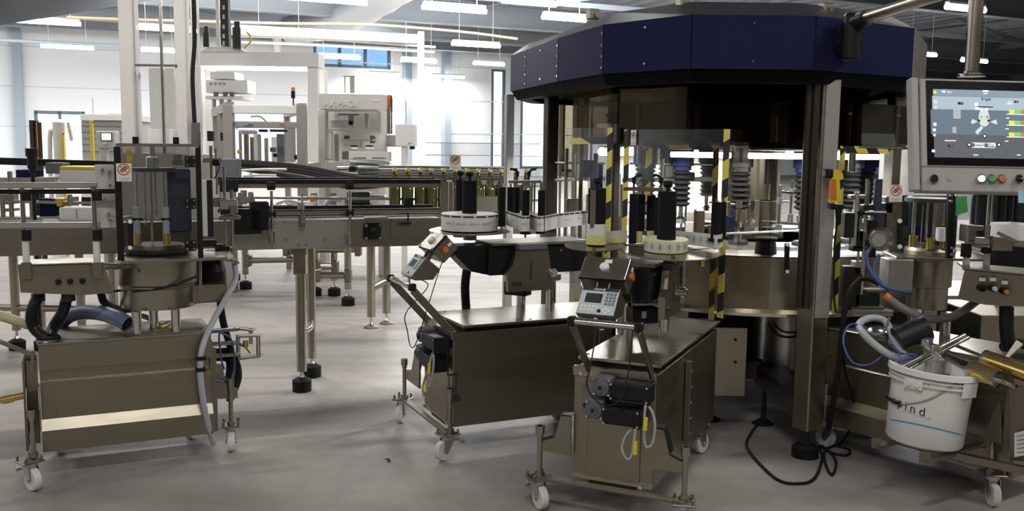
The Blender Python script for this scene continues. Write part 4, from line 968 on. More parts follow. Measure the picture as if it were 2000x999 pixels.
b = MB(LC); q = P(415, 560, 4.6); b.lathe([(.068, 0), (.066, .08), (.052, .13), (.05, .17), (.03, .18)], (q.x, q.y, q.z), 28); b.build('drive_motor', black, LC)
# turret guard
gz0, gz1 = TZ + .012, P(310, 287, 4.4).z
cA, cB, cC, cD = lc(.345, .005), lc(.685, .005), lc(.685, .34), lc(.345, .34)
for p, q in ((cA, cB), (cB, cC), (cD, cA)):
    e = (q - p).normalized(); b = MB(LC); b.poly([up(p + e * .004, gz0), up(q - e * .004, gz0), up(q - e * .004, gz1), up(p + e * .004, gz1)], Vector((-e.y, e.x, 0)) * .006); b.build('acrylic_door', clear, LC)
b = MB(LC); b.poly([up(cA, gz1), up(cB, gz1), up(cC, gz1), up(cD, gz1)], (0, 0, .01)); gt = b.build('guard_top', dsteel if False else clear, LC)
b = MB(LC)
for p, q in ((cA, cB), (cB, cC), (cC, cD), (cD, cA)): b.bar(up(p, gz1 + .008), up(q, gz1 + .008), .008, .012)
b.build('guard_top_edge', dsteel, gt)
for p, w_ in ((cA, .028), (cB, .022)):
    b = MB(LC); b.box(up(p, (gz0 + gz1) / 2), (w_, .022, gz1 - gz0), rz=R_(25), b=.002); b.build('guard_post', black, LC)
b = MB(LC); e = (cC - cD).normalized(); b.poly([up(cD + e * .004, gz0), up(cC - e * .004, gz0), up(cC - e * .004, gz1), up(cD + e * .004, gz1)], Vector((-e.y, e.x, 0)) * .006); b.build('darkening_sheet', glass('grey_tinted_acrylic', (.66, .65, .64), .2), LC)  # tinted sheet added to darken the inside of the turret guard
for px in (265, 344):
    b = MB(LC); q = P(px, 284, 4.42); b.cyl((q.x, q.y, gz1 + .004), (q.x, q.y, gz1 + .045), .014, n=14); b.build('guard_knob', black, LC)
for py in (316, 398, 480):
    q = P(372, py, 4.28); b = MB(LC); b.box(q, (.05, .012, .05), rz=R_(25), b=.003); hg = b.build('hinge', black, LC)
    b = MB(LC)
    for sx in (-1, 1):
        for sz in (-1, 1): s0 = q + HU * sx * .015 + Vector((0, 0, sz * .015)); b.cyl(s0 - HV * .006, s0 - HV * .009, .005, n=10)
    b.build('hinge_screw', chrome, hg)
b = MB(LC); b.bar(P(254, 430, 4.08), P(255, 484, 4.08), .026, .018, b=.006); hd = b.build('door_handle', black, LC)
for py in (433, 484): b = MB(LC); q = P(254, py, 4.07); b.cyl(q, q - HV * .006, .009, n=14); b.build('screw_cover', white, hd)
sticker(LC, P(242, 337, 4.13), HU, -HV, .062, .078)
b = MB(LC); b.bar(P(389, 258, 4.36), P(392, 590, 4.36), .012, .006); b.build('guard_blade', dsteel, LC)
b = MB(LC); b.poly([P(373, 240, 4.36), P(391, 240, 4.36), P(391, 282, 4.36), P(373, 282, 4.36)], HV * .004); b.build('sensor_plate', zinc, LC)
# inside the guard
for px, pb, pt, w in ((268, 420, 330, 5), (298, 474, 328, 5), (322, 420, 330, 5), (305, 420, 330, 4), (285, 440, 330, 3.5)):
    b = MB(LC); vcyl(b, px, pb, pt, 4.44, w, 12); b.build('guide_rod', chrome, LC)
for px in (268, 325):
    b = MB(LC); vcyl(b, px, 456, 405, 4.40, 13, 16); sl = b.build('bottle_sleeve', ghose, LC, 'pale grey sleeve')
    b = MB(LC); vcyl(b, px + 1, 477, 457, 4.40, 15, 18); b.build('cup', brass, sl)
    b = MB(LC); q = P(px, 428, 4.4); b.box(q, (.05, .03, .012), rz=R_(25), b=.003); b.build('sleeve_clip', black, sl)
b = MB(LC); q = P(300, 330, 4.44); b.lathe([(.02, -.012), (.10, -.012), (.10, .006), (.02, .006)], q, 40); b.build('turret_disc', dgrey, LC)
b = MB(LC); q = P(298, 320, 4.44); b.lathe([(.03, -.03), (.03, .03), (.012, .035), (.012, .08)], q, 18); b.build('turret_head', zinc, LC)
b = MB(LC); b.box(P(350, 392, 4.52), (.105, .05, .30), rz=R_(25), b=.006); b.build('control_module', mat('dark_navy_box', (.035, .036, .055), .45), LC)
b = MB(LC); b.box(P(347, 318, 4.5), (.05, .05, .02), rz=R_(25), b=.003); q = P(347, 314, 4.5); b.cyl(q, q + Vector((0, 0, .03)), .018, n=14); b.build('control_cap', dsteel, LC)
b = MB(LC); b.poly([P(247, 282 + 10, 4.3), P(258, 294, 4.3), P(258, 333, 4.3), P(247, 333, 4.3)], HV * .003); b.build('yellow_flag', yellow, LC)
b = MB(LC); b.lathe([(.13, .0), (.15, .012), (.15, .03), (.12, .045), (.10, .045)], (TX, TY, gz0), 40); b.build('turret_collar', brown, LC)
# brush column, adjusting rods and hoses at the right-hand end
b = MB(LC); bc = [P(397, 407, 4.5), P(409, 407, 4.52)]; b.box(bc[0], (.030, .05, .265), rz=R_(25), b=.002); br = b.build('brush_bristles', nylon, LC, 'white bristle side')
b = MB(LC); b.box(bc[1], (.028, .052, .27), rz=R_(25), b=.002); b.build('brush_back', blackm, LC)
b = MB(LC); b.box(P(405, 475, 4.5), (.08, .05, .03), rz=R_(25), b=.004); b.build('brush_foot', black, LC)
for px, pb, pt, w in ((441, 490, 325, 6), (455, 505, 372, 7), (413, 350, 285, 7), (424, 380, 290, 5)):
    b = MB(LC); vcyl(b, px, pb, pt, 4.62, w, 12); b.build('adjusting_rod', chrome, LC)
for px, py, sx, sz, m in ((414, 313, .09, .02, steelh), (420, 318, .03, .03, black), (445, 400, .09, .05, zinc), (428, 395, .06, .045, dsteel), (455, 410, .04, .04, steelh), (448, 425, .10, .02, steelh), (440, 412, .05, .03, blackm), (437, 488, .05, .035, black), (428, 483, .04, .03, blackm), (455, 492, .022, .05, steelh)):
    b = MB(LC); b.box(P(px, py, 4.6), (sx, .04, sz), rz=R_(25), b=.004); b.build('clamp_block', m, LC)
b = MB(LC); b.bar(P(420, 503, 4.55), P(466, 513, 4.6), .05, .010, b=.002); b.build('hose_bracket', steelh, LC)
b = MB(LC); b.tube([P(417, 322, 4.58), P(428, 318, 4.58), P(426, 335, 4.56), P(418, 350, 4.55)], .003, n=6); b.build('thin_cable', black, LC)
b = MB(LC); b.tube([P(458, 515, 4.6), P(460, 545, 4.58), P(440, 585, 4.46), P(410, 640, 4.34), P(394, 685, 4.26), P(391, 730, 4.25), P(398, 790, 4.27), P(410, 845, 4.32), P(417, 868, 4.36)], .014, n=12, sub=8); hs = b.build('grey_hose', ghose, LC)
for px, py in ((393, 700), (392, 722)): b = MB(LC); q = P(px, py, 4.25); b.box(q, (.045, .035, .018), rz=R_(25), b=.004); b.build('hose_clip', black, LC)
for pts, r in (([(428, 576, 4.6), (436, 630, 4.6), (452, 690, 4.6), (452, 745, 4.55), (440, 770, 4.5)], .017), ([(418, 688, 4.55), (452, 690, 4.62), (466, 735, 4.62), (448, 785, 4.55)], .017), ([(420, 700, 4.5), (446, 706, 4.6), (442, 752, 4.55), (426, 775, 4.5)], .014)):
    b = MB(LC); b.tube([P(*q) for q in pts], r, n=10, sub=8); b.build('black_hose', rubber, LC)
for pts in ([(436, 645, 4.5), (428, 655, 4.48), (432, 700, 4.48), (438, 722, 4.5)], [(405, 735, 4.36), (430, 746, 4.4), (450, 742, 4.5), (458, 715, 4.55), (452, 665, 4.5), (430, 650, 4.45)]):
    b = MB(LC); b.tube([P(*q) for q in pts], .0045, n=8, sub=8); b.build('blue_air_tube', blue, LC)
for y0, y1 in ((650, 643), (674, 670), (698, 693)):
    b = MB(LC); b.cyl(P(388, y0, 4.4), P(466, y1, 4.62), .011, n=14); b.build('arm_tube', chrome, LC)
for x0, y0, x1, y1, Y in ((453, 640, 497, 645, 4.72), (465, 657, 511, 655, 4.6), (470, 700, 511, 695, 4.6)):
    b = MB(LC); b.bar(P(x0, y0, Y), P(x1, y1, Y), .06, .007); b.build('arm_plate', steelh, LC)
for px, pb, pt, Y in ((505, 697, 657, 4.6), (490, 672, 640, 4.74), (466, 700, 655, 4.62)):
    b = MB(LC); vcyl(b, px, pb, pt, Y, 9); b.build('arm_post', chrome, LC)
b = MB(LC); b.tube([P(466, 672, 4.62), P(480, 678, 4.6), P(490, 690, 4.6)], .008, n=8); q = P(480, 678, 4.58); b.cyl(q, q + Vector((0, 0, .03)), .014, n=10); b.build('valve', brass, LC)
# hoses on the table
b = MB(LC); q = G(95, 662, .612); b.tube([P(75, 578, 4.15), P(62, 610, 4.13), P(66, 640, 4.14), P(90, 662, q.y)], .024, n=12, sub=10, ribs=1); h1 = b.build('corrugated_hose', black, LC)
b = MB(LC); b.tube([P(132, 578, 4.2), P(122, 610, 4.2), P(104, 640, 4.2), P(97, 662, q.y)], .024, n=12, sub=10, ribs=1); b.build('corrugated_hose', black, LC)
for px in (75, 134): b = MB(LC); vcyl(b, px, 588, 574, 4.17, 26, 16); b.build('hose_collar', blackm, LC)
b = MB(LC); b.lathe([(.05, .612), (.05, .618), (.045, .625)], (q.x, q.y, 0), 20); b.build('hose_gland', rubber, LC)
b = MB(LC); b.tube([P(112, 640, 4.42), P(135, 617, 4.40), P(180, 610, 4.36), P(225, 620, 4.3), P(250, 634, 4.27)], .034, n=18, sub=14, ribs=1, caps=False); rb = b.build('ribbed_hose', bhose, LC, 'thick blue ribbed hose')
b = MB(LC); e = P(250, 634, 4.27); d = (e - P(225, 620, 4.3)).normalized(); b.cyl(e - d * .012, e - d * .010, .032, n=18); b.build('hose_mouth', ink, rb)
b = MB(LC); b.tube([P(260, 612, 4.5), P(290, 622, 4.42), P(310, 635, 4.38)], .012, n=10); b.build('grey_hose', ghose, LC)
b = MB(LC); b.tube([P(305, 632, 4.38), P(318, 638, 4.36), P(330, 632, 4.38)], .011, n=8); b.build('hose_joint', brass, LC)
b = MB(LC); b.tube([P(196, 570, 4.3), P(205, 592, 4.4), P(235, 605, 4.6), P(270, 602, 4.75), P(290, 590, 4.8)], .018, n=10); b.build('black_hose', rubber, LC)
b = MB(LC); b.tube([P(210, 572, 4.3), P(235, 568, 4.4), P(262, 570, 4.3), P(330, 560, 4.3), P(385, 540, 4.35)], .006, n=8); b.build('black_cable', black, LC)
b = MB(LC); q = P(207, 384, 4.3); b.box(q, (.085, .012, .29), rz=R_(25), b=.003); pl = b.build('mounting_plate', beige, LC)
b = MB(LC)
for px, py in ((200, 332), (214, 336), (215, 362), (205, 390), (212, 418), (216, 430)): s0 = P(px, py, 4.29); b.cyl(s0, s0 - HV * .025, .007, n=10)
b.build('plate_screw', chrome, pl)
# ------------------------------------------------------------------ long conveyor through the middle
CVA = R_(20); CU_ = Vector((math.cos(CVA), math.sin(CVA), 0)); CV_ = Vector((-math.sin(CVA), math.cos(CVA), 0))
CO = Vector((-1.25, 5.5, 0))
def cpt(px, py, off=0.):           # where a pixel's ray meets the conveyor's near side (off metres behind it)
    d = ray(px, py); t = (CO + CV_ * off - EYE).dot(CV_) / d.dot(CV_); return EYE + d * t
CVR = thing('bottle_conveyor', 'long waist-high steel conveyor with double guide rails crossing behind the turret cart', 'conveyor', CO, CVA)
zt, zb = cpt(590, 430).z, cpt(590, 486).z
xa, xb_ = (cpt(-80, 450) - CO).dot(CU_), (cpt(868, 450) - CO).dot(CU_)
xs = (cpt(455, 450) - CO).dot(CU_); xp = (cpt(682, 450) - CO).dot(CU_); xq = (cpt(762, 450) - CO).dot(CU_)
W_ = .26
for x0, x1, m, nm in ((xa, xs, dsteel, 'side_plate'), (xs, xp, alu, 'side_plate'), (xp, xq, steelh, 'drive_plate'), (xq, xb_, dsteel, 'side_plate')):
    b = MB(); b.box(((x0 + x1) / 2, 0, (zt + zb) / 2), (x1 - x0 - .003, .012, zt - zb), b=.001); b.build(nm, m, CVR)
b = MB(); b.box(((xa + xb_) / 2, W_, (zt + zb) / 2), (xb_ - xa, .012, zt - zb), b=.001); b.build('side_plate', alu, CVR)
b = MB(); b.box(((xa + xb_) / 2, W_ / 2, zt - .02), (xb_ - xa, W_ - .03, .02)); b.build('slat_chain', mat('conveyor_chain', (.22, .22, .21), .4, .6), CVR)
for z, py in ((cpt(660, 362).z, 0), (cpt(660, 414).z, 1)):
    for y in (-.05, W_ + .05):
        b = MB(); x0 = (cpt(430, 400) - CO).dot(CU_); b.box(((x0 + xb_) / 2, y, z), (xb_ - x0, .012, .024), b=.004); gr = b.build('guide_rail', steelh, CVR)
        b = MB()
        b.box(((x0 + xb_) / 2, y + (.016 if y < 0 else -.016), z + (.012 if py == 0 else 0)), (xb_ - x0, .02, .045 if py == 0 else .036)); b.build('rail_strip', black, gr)
for px, pt, pb in ((528, 372, 470), (679, 372, 474), (587, 378, 440)):
    a = (cpt(px, 400) - CO).dot(CU_); z0, z1 = cpt(px, pb).z, cpt(px, pt).z
    b = MB(); b.cyl((a, -.075, z0), (a, -.075, z1), .009 if px != 587 else .006, n=12); po = b.build('rail_post', chrome, CVR)
    b = MB(); b.box((a, -.05, z0 + .045), (.034, .05, .05), b=.008); b.cyl((a, -.05, z0 - .01), (a, -.05, z0 + .02), .016, n=12); b.build('post_clamp', steelh, po)
    if px != 587:
        for zz in (cpt(660, 362).z, cpt(660, 414).z):
            b = MB(); b.cyl((a - .022, -.062, zz), (a + .022, -.062, zz), .024, n=14); b.build('rail_clamp', black, po)
    else: b = MB(); b.box((a, -.012, (z0 + z1) / 2 - .02), (.04, .004, .12), b=.001); b.build('post_plate', alu, po)
def bolt(root, px, py, r=.008, m=steelh, off=-.012):
    q = cpt(px, py); b = MB(root); b.cyl(q + CV_ * -.004, q + CV_ * off, r, n=8); return b.build('hex_bolt', m, root)
for px, py in ((555, 433), (635, 433), (557, 468), (634, 468), (685, 432), (750, 437), (752, 472), (764, 434), (765, 470), (778, 435), (778, 468), (808, 434), (810, 468), (583, 478), (597, 478), (687, 474)): bolt(CVR, px, py)
q = cpt(726, 452); b = MB(CVR); b.box(q - CV_ * .02, (.105, .035, .10), rz=CVA, b=.008); bl = b.build('bearing_block', black, CVR)
b = MB(CVR); b.ball(q - CV_ * .037, .036, 16, (1, .5, 1)); b.build('bearing_cap', black, bl)
for sx in (-1, 1):
    for sz in (-1, 1): s0 = q + CU_ * sx * .041 + Vector((0, 0, sz * .038)) - CV_ * .036; b = MB(CVR); b.cyl(s0, s0 - CV_ * .008, .009, n=10); b.build('hex_bolt', chrome, bl)
q = cpt(733, 426); b = MB(CVR); b.box(q - CV_ * .02, (.14, .05, .014), rz=CVA, b=.003); b.build('cover_strip', steelh, CVR)
q = cpt(800, 416, -.04); b = MB(CVR); b.box(cpt(798, 395, -.05), (.055, .012, .05), rz=CVA); b.cyl(cpt(797, 410, -.05), cpt(797, 440, -.05), .005, n=8); b.build('sensor_reflector', black, CVR)
b = MB(CVR); b.box(cpt(792, 436, -.03), (.06, .05, .014), rz=CVA, b=.003); b.build('sensor_clamp', black, CVR)
b = MB(CVR); b.box(cpt(868, 386, -.06), (.05, .02, .2), rz=CVA, b=.002); b.box(cpt(880, 386, .05), (.03, .02, .19), rz=CVA, b=.002); b.build('rail_end_plate', dsteel, CVR)
b = MB(CVR); b.box(cpt(483, 432, -.12), (.15, .10, .14), rz=CVA, b=.003); b.box(cpt(506, 422, -.12), (.10, .10, .16), rz=CVA, b=.003); sb = b.build('sensor_box', black, CVR, 'black square sensor box')
for px, py, sx, sz in ((480, 391, .10, .035), (490, 386, .03, .06), (465, 395, .04, .05), (470, 382, .03, .03)): b = MB(CVR); b.box(cpt(px, py, -.12), (sx, .04, sz), rz=CVA, b=.004); b.build('sensor_bracket', zinc, CVR)
b = MB(CVR); b.box(cpt(447, 363, -.05), (.10, .03, .07), rz=CVA, b=.004); b.build('rail_end_block', blackm, CVR)
# legs
def rleg(root, x, y, ztop, rad, padr, padh, tall_pad=True, zfoot=None):
    zf = .13 if zfoot is None else zfoot
    b = MB(root); b.cyl((x, y, zf), (x, y, ztop), rad, n=20); b.cyl((x, y, zf - .008), (x, y, zf), rad * 1.03, n=20); lg = b.build('leg', steelh, root)
    b = MB(root); b.cyl((x, y, padh * .8), (x, y, zf), .010, n=10); b.cyl((x, y, padh), (x, y, padh + .02), .02, .012, n=12); b.build('leg_screw', chrome, lg)
    b = MB(root)
    if tall_pad: b.lathe([(padr, 0), (padr * 1.02, padh * .8), (padr * .96, padh * .82), (padr * .5, padh), (.01, padh * 1.05)], (x, y, 0), 26)
    else: b.lathe([(padr, 0), (padr, .008), (padr * .3, .028), (.01, .03)], (x, y, 0), 26)
    b.build('foot_pad', rubber if tall_pad else dsteel, lg); return lg
f1, f2 = G(590, 764), G(610, 736)
rleg(CVR, f1.x, f1.y, zb + .02, .03, .056, .085); rleg(CVR, f2.x, f2.y, zb + .02, .027, .056, .085)
b = MB(CVR); b.box((f1.x, f1.y - .0, P(590, 515, f1.y).z), (.075, .07, .13), b=.006); b.build('leg_socket', steelh, CVR)
b = MB(CVR); b.bar((f1.x, f1.y - .035, zb + .03), (f1.x, f1.y - .035, zb - .04), .09, .01); b.build('leg_bracket', steelh, CVR)
b = MB(CVR); b.tube([(f1.x, f1.y, P(600, 655, 5.5).z), ((f1.x + f2.x) / 2 + .02, (f1.y + f2.y) / 2, P(606, 645, 5.7).z), (f2.x, f2.y, P(610, 630, 5.9).z)], .018, n=12); b.build('leg_brace', chrome, CVR)
# the row behind: its legs and cross tubes
BC = thing('bottle_conveyor', 'second steel conveyor carrying the row of green bottles under the acrylic tunnel', 'conveyor', (-.6, 7.3, 0))
BD = 7.3; bz = P(900, 411, BD).z; th2 = R_(3); BU = Vector((math.cos(th2), math.sin(th2), 0)); BO = P(771, 411, 7.2); BO.z = 0
def bpt(px, py, off=0.):
    n_ = Vector((-BU.y, BU.x, 0)); d = ray(px, py); t = (BO + n_ * off - EYE).dot(n_) / d.dot(n_); return EYE + d * t
xl_, xr_ = bpt(480, 411), bpt(1080, 411)
Lb = (xr_ - xl_).length; mid = (xl_ + xr_) / 2
for off, m in ((-.09, steelh), (.16, alu)):
    b = MB(BC); b.box(Vector((mid.x, mid.y, bz - .09)) + Vector((-BU.y, BU.x, 0)) * off, (Lb, .012, .15), rz=th2, b=.001); b.build('side_plate', m, BC)
b = MB(BC); b.box(Vector((mid.x, mid.y, bz - .012)), (Lb, .20, .02), rz=th2); b.build('slat_chain', MATS['conveyor_chain'], BC)
for zz in (bz + .08, bz + .19):
    for off in (.11,):
        b = MB(BC); b.box(Vector((mid.x, mid.y, zz)) + Vector((-BU.y, BU.x, 0)) * off, (Lb, .012, .02), rz=th2, b=.003); b.build('guide_rail', steelh, BC)
for px, py, Y, tp, pr in ((717, 560, None, False, .05), (0, 0, 0, 0, 0)):
    pass
for fx, fy, tall in ((725, 641, 0), (755, 633, 0)):
    q = G(fx, fy); rleg(BC, q.x, q.y, bz - .05, .034, .058, .03, False, .1)
b = MB(BC); q, q2 = G(725, 641), G(755, 633); b.cyl((q.x, q.y, .32), (q2.x, q2.y, .36), .03, n=14); b.build('leg_brace', steelh, BC)
q = bpt(943, 408, -.12); b = MB(BC); b.box(q, (.22, .01, .19), rz=th2, b=.002); b.build('front_plate', dsteel, BC)
GC = thing('curved_conveyor', 'conveyor with dark curved guide tubes standing behind the middle conveyor', 'conveyor', (-1.7, 8.8, 0))
for fx, fy in ((680, 597), (653, 578), (480, 565), (458, 548), (616, 578)):
    q = G(fx, fy); rleg(GC, q.x, q.y, 1.0, .032, .06, .085, True, .16)
for a_, c_ in (((485, 509, 9.3), (590, 507, 9.0)), ((620, 521, 8.9), (655, 521, 9.0)), ((620, 538, 8.5), (680, 538, 8.6)), ((560, 488, 9.05), (700, 488, 9.0))):
    b = MB(GC); b.cyl(P(*a_), P(*c_), .03, n=14); tb = b.build('cross_tube', steelh, GC)
    for e in (a_, c_): q = P(*e); b = MB(GC); b.box(q, (.06, .1, .12), b=.01); b.build('tube_clamp', dsteel, tb)
b = MB(GC); b.bar(P(430, 418, 8.95), P(600, 418, 8.8), .5, .16); b.bar(P(600, 418, 8.8), P(740, 425, 8.4), .4, .16); b.build('conveyor_bed', alu, GC)
for dy, dr, m in ((0, .022, black), (7, .026, black), (14, .022, black), (20, .016, steelh), (27, .026, black)):
    b = MB(GC); b.tube([P(473, 316 + dy * .5, 9.0), P(540, 321 + dy * .7, 8.9), P(600, 328 + dy * .8, 8.7), P(650, 338 + dy * .8, 8.5), P(700, 346 + dy * .7, 8.35), P(765, 346 + dy * .5, 8.3)], dr, n=10); b.build('guide_tube', m, GC)
for x0, y0, x1, y1, r, m in ((685, 318, 760, 322, .03, zinc), (660, 330, 752, 330, .035, zinc), (700, 340, 770, 338, .025, steelh), (470, 333, 560, 331, .012, beige), (475, 344, 540, 343, .012, beige), (560, 387, 612, 387, .012, steelh), (490, 338, 490, 360, .015, beige)):
    b = MB(GC); b.tube([P(x0, y0, 8.6), P((x0 + x1) / 2, (y0 + y1) / 2 - 1, 8.6), P(x1, y1, 8.6)], r, n=10); b.build('guide_tube', m, GC)
for px, py, sx, sz, m in ((446, 330, .2, .18, grey), (702, 388, .2, .12, blackm), (705, 402, .18, .06, navy), (610, 354, .05, .03, orange), (612, 389, .04, .06, orange), (590, 402, .25, .08, beige), (555, 405, .2, .06, dsteel), (690, 330, .06, .05, black), (740, 385, .12, .03, steelh)):
    b = MB(GC); b.box(P(px, py, 8.4), (sx, .12, sz), b=.006); b.build('guide_bracket', m, GC)
b = MB(GC); b.tube([P(632, 412, 8.3), P(640, 394, 8.3), P(655, 388, 8.3), P(668, 392, 8.3)], .025, n=10); b.tube([P(540, 398, 8.3), P(565, 392, 8.3), P(600, 402, 8.3), P(630, 408, 8.3)], .012, n=8); b.build('air_hose', ghose, GC)
for x0, x1 in ((740, 1010),):
    for py, r in ((331, .035), (341, .03), (353, .03)):
        b = MB(BC); b.cyl(P(x0, py, 7.62), P(x1, py + 3, 7.75), r, n=12); b.build('guide_tube', dsteel if py == 341 else zinc, BC)
# bottles
def bottle_profile(): return [(.030, 0), (.043, .004), (.0445, .02), (.0445, .165), (.042, .185), (.030, .215), (.019, .25), (.0155, .285), (.0152, .300), (.0175, .303), (.0175, .312), (.0150, .316), (.0145, .322), (.0, .323)]
bd = 0
BX = [771, 796, 821, 843, 866, 889, 912, 934, 957, 979, 1003, 1027]
B0 = None
for k, px in enumerate(BX):
    q = bpt(px, 411); q.z = bz
    lab_ = 'gold necked green wine bottle, %s in its row of twelve' % ['first from the turret cart', 'second', 'third', 'fourth', 'fifth', 'sixth', 'seventh', 'eighth', 'ninth', 'tenth', 'eleventh', 'twelfth'][k]
    if B0 is None:
        B0 = thing('wine_bottle', lab_, 'bottle', q, 0, 'bottles queued on the conveyor')
        b = MB(); b.lathe(bottle_profile(), n=20, smooth=True, cap=False); b.build('glass_body', bottleg, B0)
        b = MB(); b.lathe([(.0178, .296), (.0182, .303), (.0182, .313), (.0155, .318), (.0150, .3235), (.0, .324)], n=16, smooth=True, cap=False); b.build('crown_cap', goldfoil, B0)
    else:
        o = dup(B0); o.location = q; o['label'] = lab_
# acrylic tunnel over them
AT = thing('acrylic_tunnel', 'clear acrylic tunnel with sloping shoulders standing over the bottle row', 'safety cover', bpt(950, 411) * 1.0)
prof = [(832, 362), (832, 303), (843, 279), (866, 279), (879, 304), (879, 362)]
e0 = [bpt(x, y, -.10 + .26 * max(0, (x - 832)) / 47 * 0) for x, y in prof]
n_ = Vector((-BU.y, BU.x, 0)); ref = e0[0]
P0 = [Vector((e0[0].x, e0[0].y, 0)) + n_ * d + Vector((0, 0, p.z)) for d, p in zip((-.02, -.02, .05, .16, .22, .22), e0)]
for k in range(5):
    if k == 0: pass
    b = MB(AT); L = 1.0
    b.poly([P0[k], P0[k + 1], P0[k + 1] + BU * .86, P0[k] + BU * .86], n_.cross(BU) * 0 + (P0[k + 1] - P0[k]).cross(BU).normalized() * .005); b.build('acrylic_panel', clear, AT)
b = MB(AT); b.poly([P0[0], P0[1], P0[2], P0[3], P0[4], P0[5]], BU * -.005); b.build('end_panel', clear, AT)
b = MB(AT)
for k in range(1, 5): b.bar(P0[k], P0[k] + BU * .86, .004, .004)
b.build('panel_edge', mat('acrylic_edge', (.75, .80, .83), .3), AT)
sticker(AT, Vector((P(889, 317, 7.1).x, P0[0].y - .004, P(889, 317, 7.15).z)), BU, -n_, .085, .11)
# ------------------------------------------------------------------ cart on the other side of the big machine, its bucket and the hanging terminal
RA_ = R_(-55); RO = Vector((1.58, 4.62, 0))
RC = thing('glue_cart', 'steel wheeled cart carrying a turret and gold cylinders beside the white bucket', 'machine cart', RO, RA_)
RL_, RD = .95, .36
def rc(x, y, z=0.): return root_matrix(RC) @ Vector((x, y, z))
RX = Vector((math.cos(RA_), math.sin(RA_), 0)); RN = Vector((math.sin(RA_), -math.cos(RA_), 0))     # along the cart; out of its near side
b = MB(); pr = [(0, .60), (0, .475), (.014, .468), (.014, .44), (.006, .432), (.006, .27), (-.022, .225), (-.022, .13), (RD, .13), (RD, .60)]
b.poly([Vector((0, y, z)) for y, z in pr], (RL_, 0, 0)); cb = b.build('cabinet', steel, RC)
b = MB(); b.box((RL_ / 2, RD / 2, .607), (RL_ + .012, RD + .012, .012), b=.002); b.build('table_plate', steelh, RC)
b = MB(); b.box((-.012, .05, .36), (.02, .09, .46), b=.002); b.build('end_panel', dsteel, RC)
wheel_caster(RC, .02, .02, R_(200), brake=False); jack(RC, .02, -.04, .13, .34)
wheel_caster(RC, .04, RD - .03, R_(60), brake=False)
# near end: frame, jack, caster, electrics box
q = G(1934, 985); l = root_matrix(RC).inverted() @ q
wheel_caster(RC, l.x, l.y, R_(-95) - RA_, plate_z=.135); jack(RC, l.x - .01, l.y, .135, .37)
b = MB(); b.box((l.x + .06, l.y + .02, .40), (.03, .10, .34), b=.002); b.build('end_frame', dsteel, RC)
b = MB(); b.poly([(l.x + .03, l.y - .035, .46), (l.x + .0, l.y - .035, .40), (l.x - .02, l.y - .035, .33), (l.x + .0, l.y - .035, .28), (l.x + .05, l.y - .035, .28)], (0, .006, 0)); b.poly([(l.x + .03, l.y + .035, .46), (l.x + .0, l.y + .035, .40), (l.x - .02, l.y + .035, .33), (l.x + .0, l.y + .035, .28), (l.x + .05, l.y + .035, .28)], (0, .006, 0)); b.build('bracket_cheek', dsteel, RC)
b = MB(); b.bar((l.x, l.y, .14), (l.x + .02, RD, .14), .03, .012); b.build('crossbar', steel, RC)
b = MB(RC); f = [P(1972, 760, 3.72), P(2050, 745, 3.6), P(2050, 905, 3.6), P(1972, 900, 3.72)]; b.poly(f, -RN * .12); eb = b.build('electrics_box', dsteel, RC)
b = MB(RC); f = [P(1983, 846, 3.69), P(2030, 835, 3.6), P(2030, 885, 3.6), P(1983, 893, 3.69)]; b.poly(f, RN * .008); vp = b.build('vent_cover', white, eb, 'white slotted vent cover')
b = MB(RC)
for k in range(5): b.bar(P(1986, 853 + k * 8, 3.675), P(2028, 844 + k * 8.5, 3.59), .003, .004)
b.build('vent_slot', greyink, vp)
# bucket bracket
BP = P(1803, 868, 3.90); bz0 = BP.z; BX_, BY_ = BP.x, BP.y
b = MB(RC); pc = Vector((BX_, BY_, 0)); b.bar(up(pc - RX * .10 + RN * .12, bz0 - .008), up(pc - RX * .10 - RN * .24, bz0 - .008), .035, .012); b.bar(up(pc + RX * .12 + RN * .12, bz0 - .008), up(pc + RX * .12 - RN * .24, bz0 - .008), .035, .012)
b.bar(up(pc + RX * .12 - RN * .03, bz0 - .02), up(pc + RX * .42 - RN * .1, bz0 - .02), .03, .03)
for sx in (-.10, .12): b.bar(up(pc + RX * sx + RN * .185, bz0 - .012), up(pc + RX * sx + RN * .185, bz0 + .03), .04, .006); b.bar(up(pc + RX * sx + RN * .19, bz0 - .008), up(pc + RX * sx + RN * .1, bz0 - .008), .035, .01)
b.build('bucket_bracket', dsteel, RC)
# bucket
BK = thing('glue_bucket', 'white plastic bucket with blue stripe and black lettering, full of hoses and rods', 'bucket', (BX_, BY_, bz0))
rb, rt, bh = .153, .167, P(1806, 722, 3.90).z - bz0
b = MB(); b.lathe([(.0, .006), (rb - .006, .004), (rb, .012), (rt - .006, bh - .05), (rt - .012, bh), (rt - .018, bh - .002), (rb - .006, .014), (0, .012)], n=64, smooth=True, cap=False); b.build('bucket_body', mat('white_bucket_plastic', (.80, .79, .76), .38, 0, .03, 12), BK)
b = MB()
b.lathe([(rt - .012, bh), (rt + .012, bh), (rt + .014, bh - .022), (rt - .006, bh - .024)], n=64, cap=False)
for z in (.032, .052): b.lathe([(rt - .008, bh - z), (rt + .006, bh - z - .002), (rt + .006, bh - z - .007), (rt - .008, bh - z - .009)], n=64, cap=False)
b.build('rim', white, BK)
b = MB(); cl = Vector((0, 0, 0))
dirc = (EYE - Vector((BX_, BY_, 0))); a_cam = math.atan2(dirc.y, dirc.x)
ae = a_cam - .42
q = Vector((math.cos(ae), math.sin(ae), 0)); t_ = Vector((-q.y, q.x, 0))
b.poly([q * (rt + .001) + t_ * s * .038 + Vector((0, 0, z)) for s, z in ((-1, bh - .035), (1, bh - .035), (1, bh - .075), (-1, bh - .075))], q * .008)
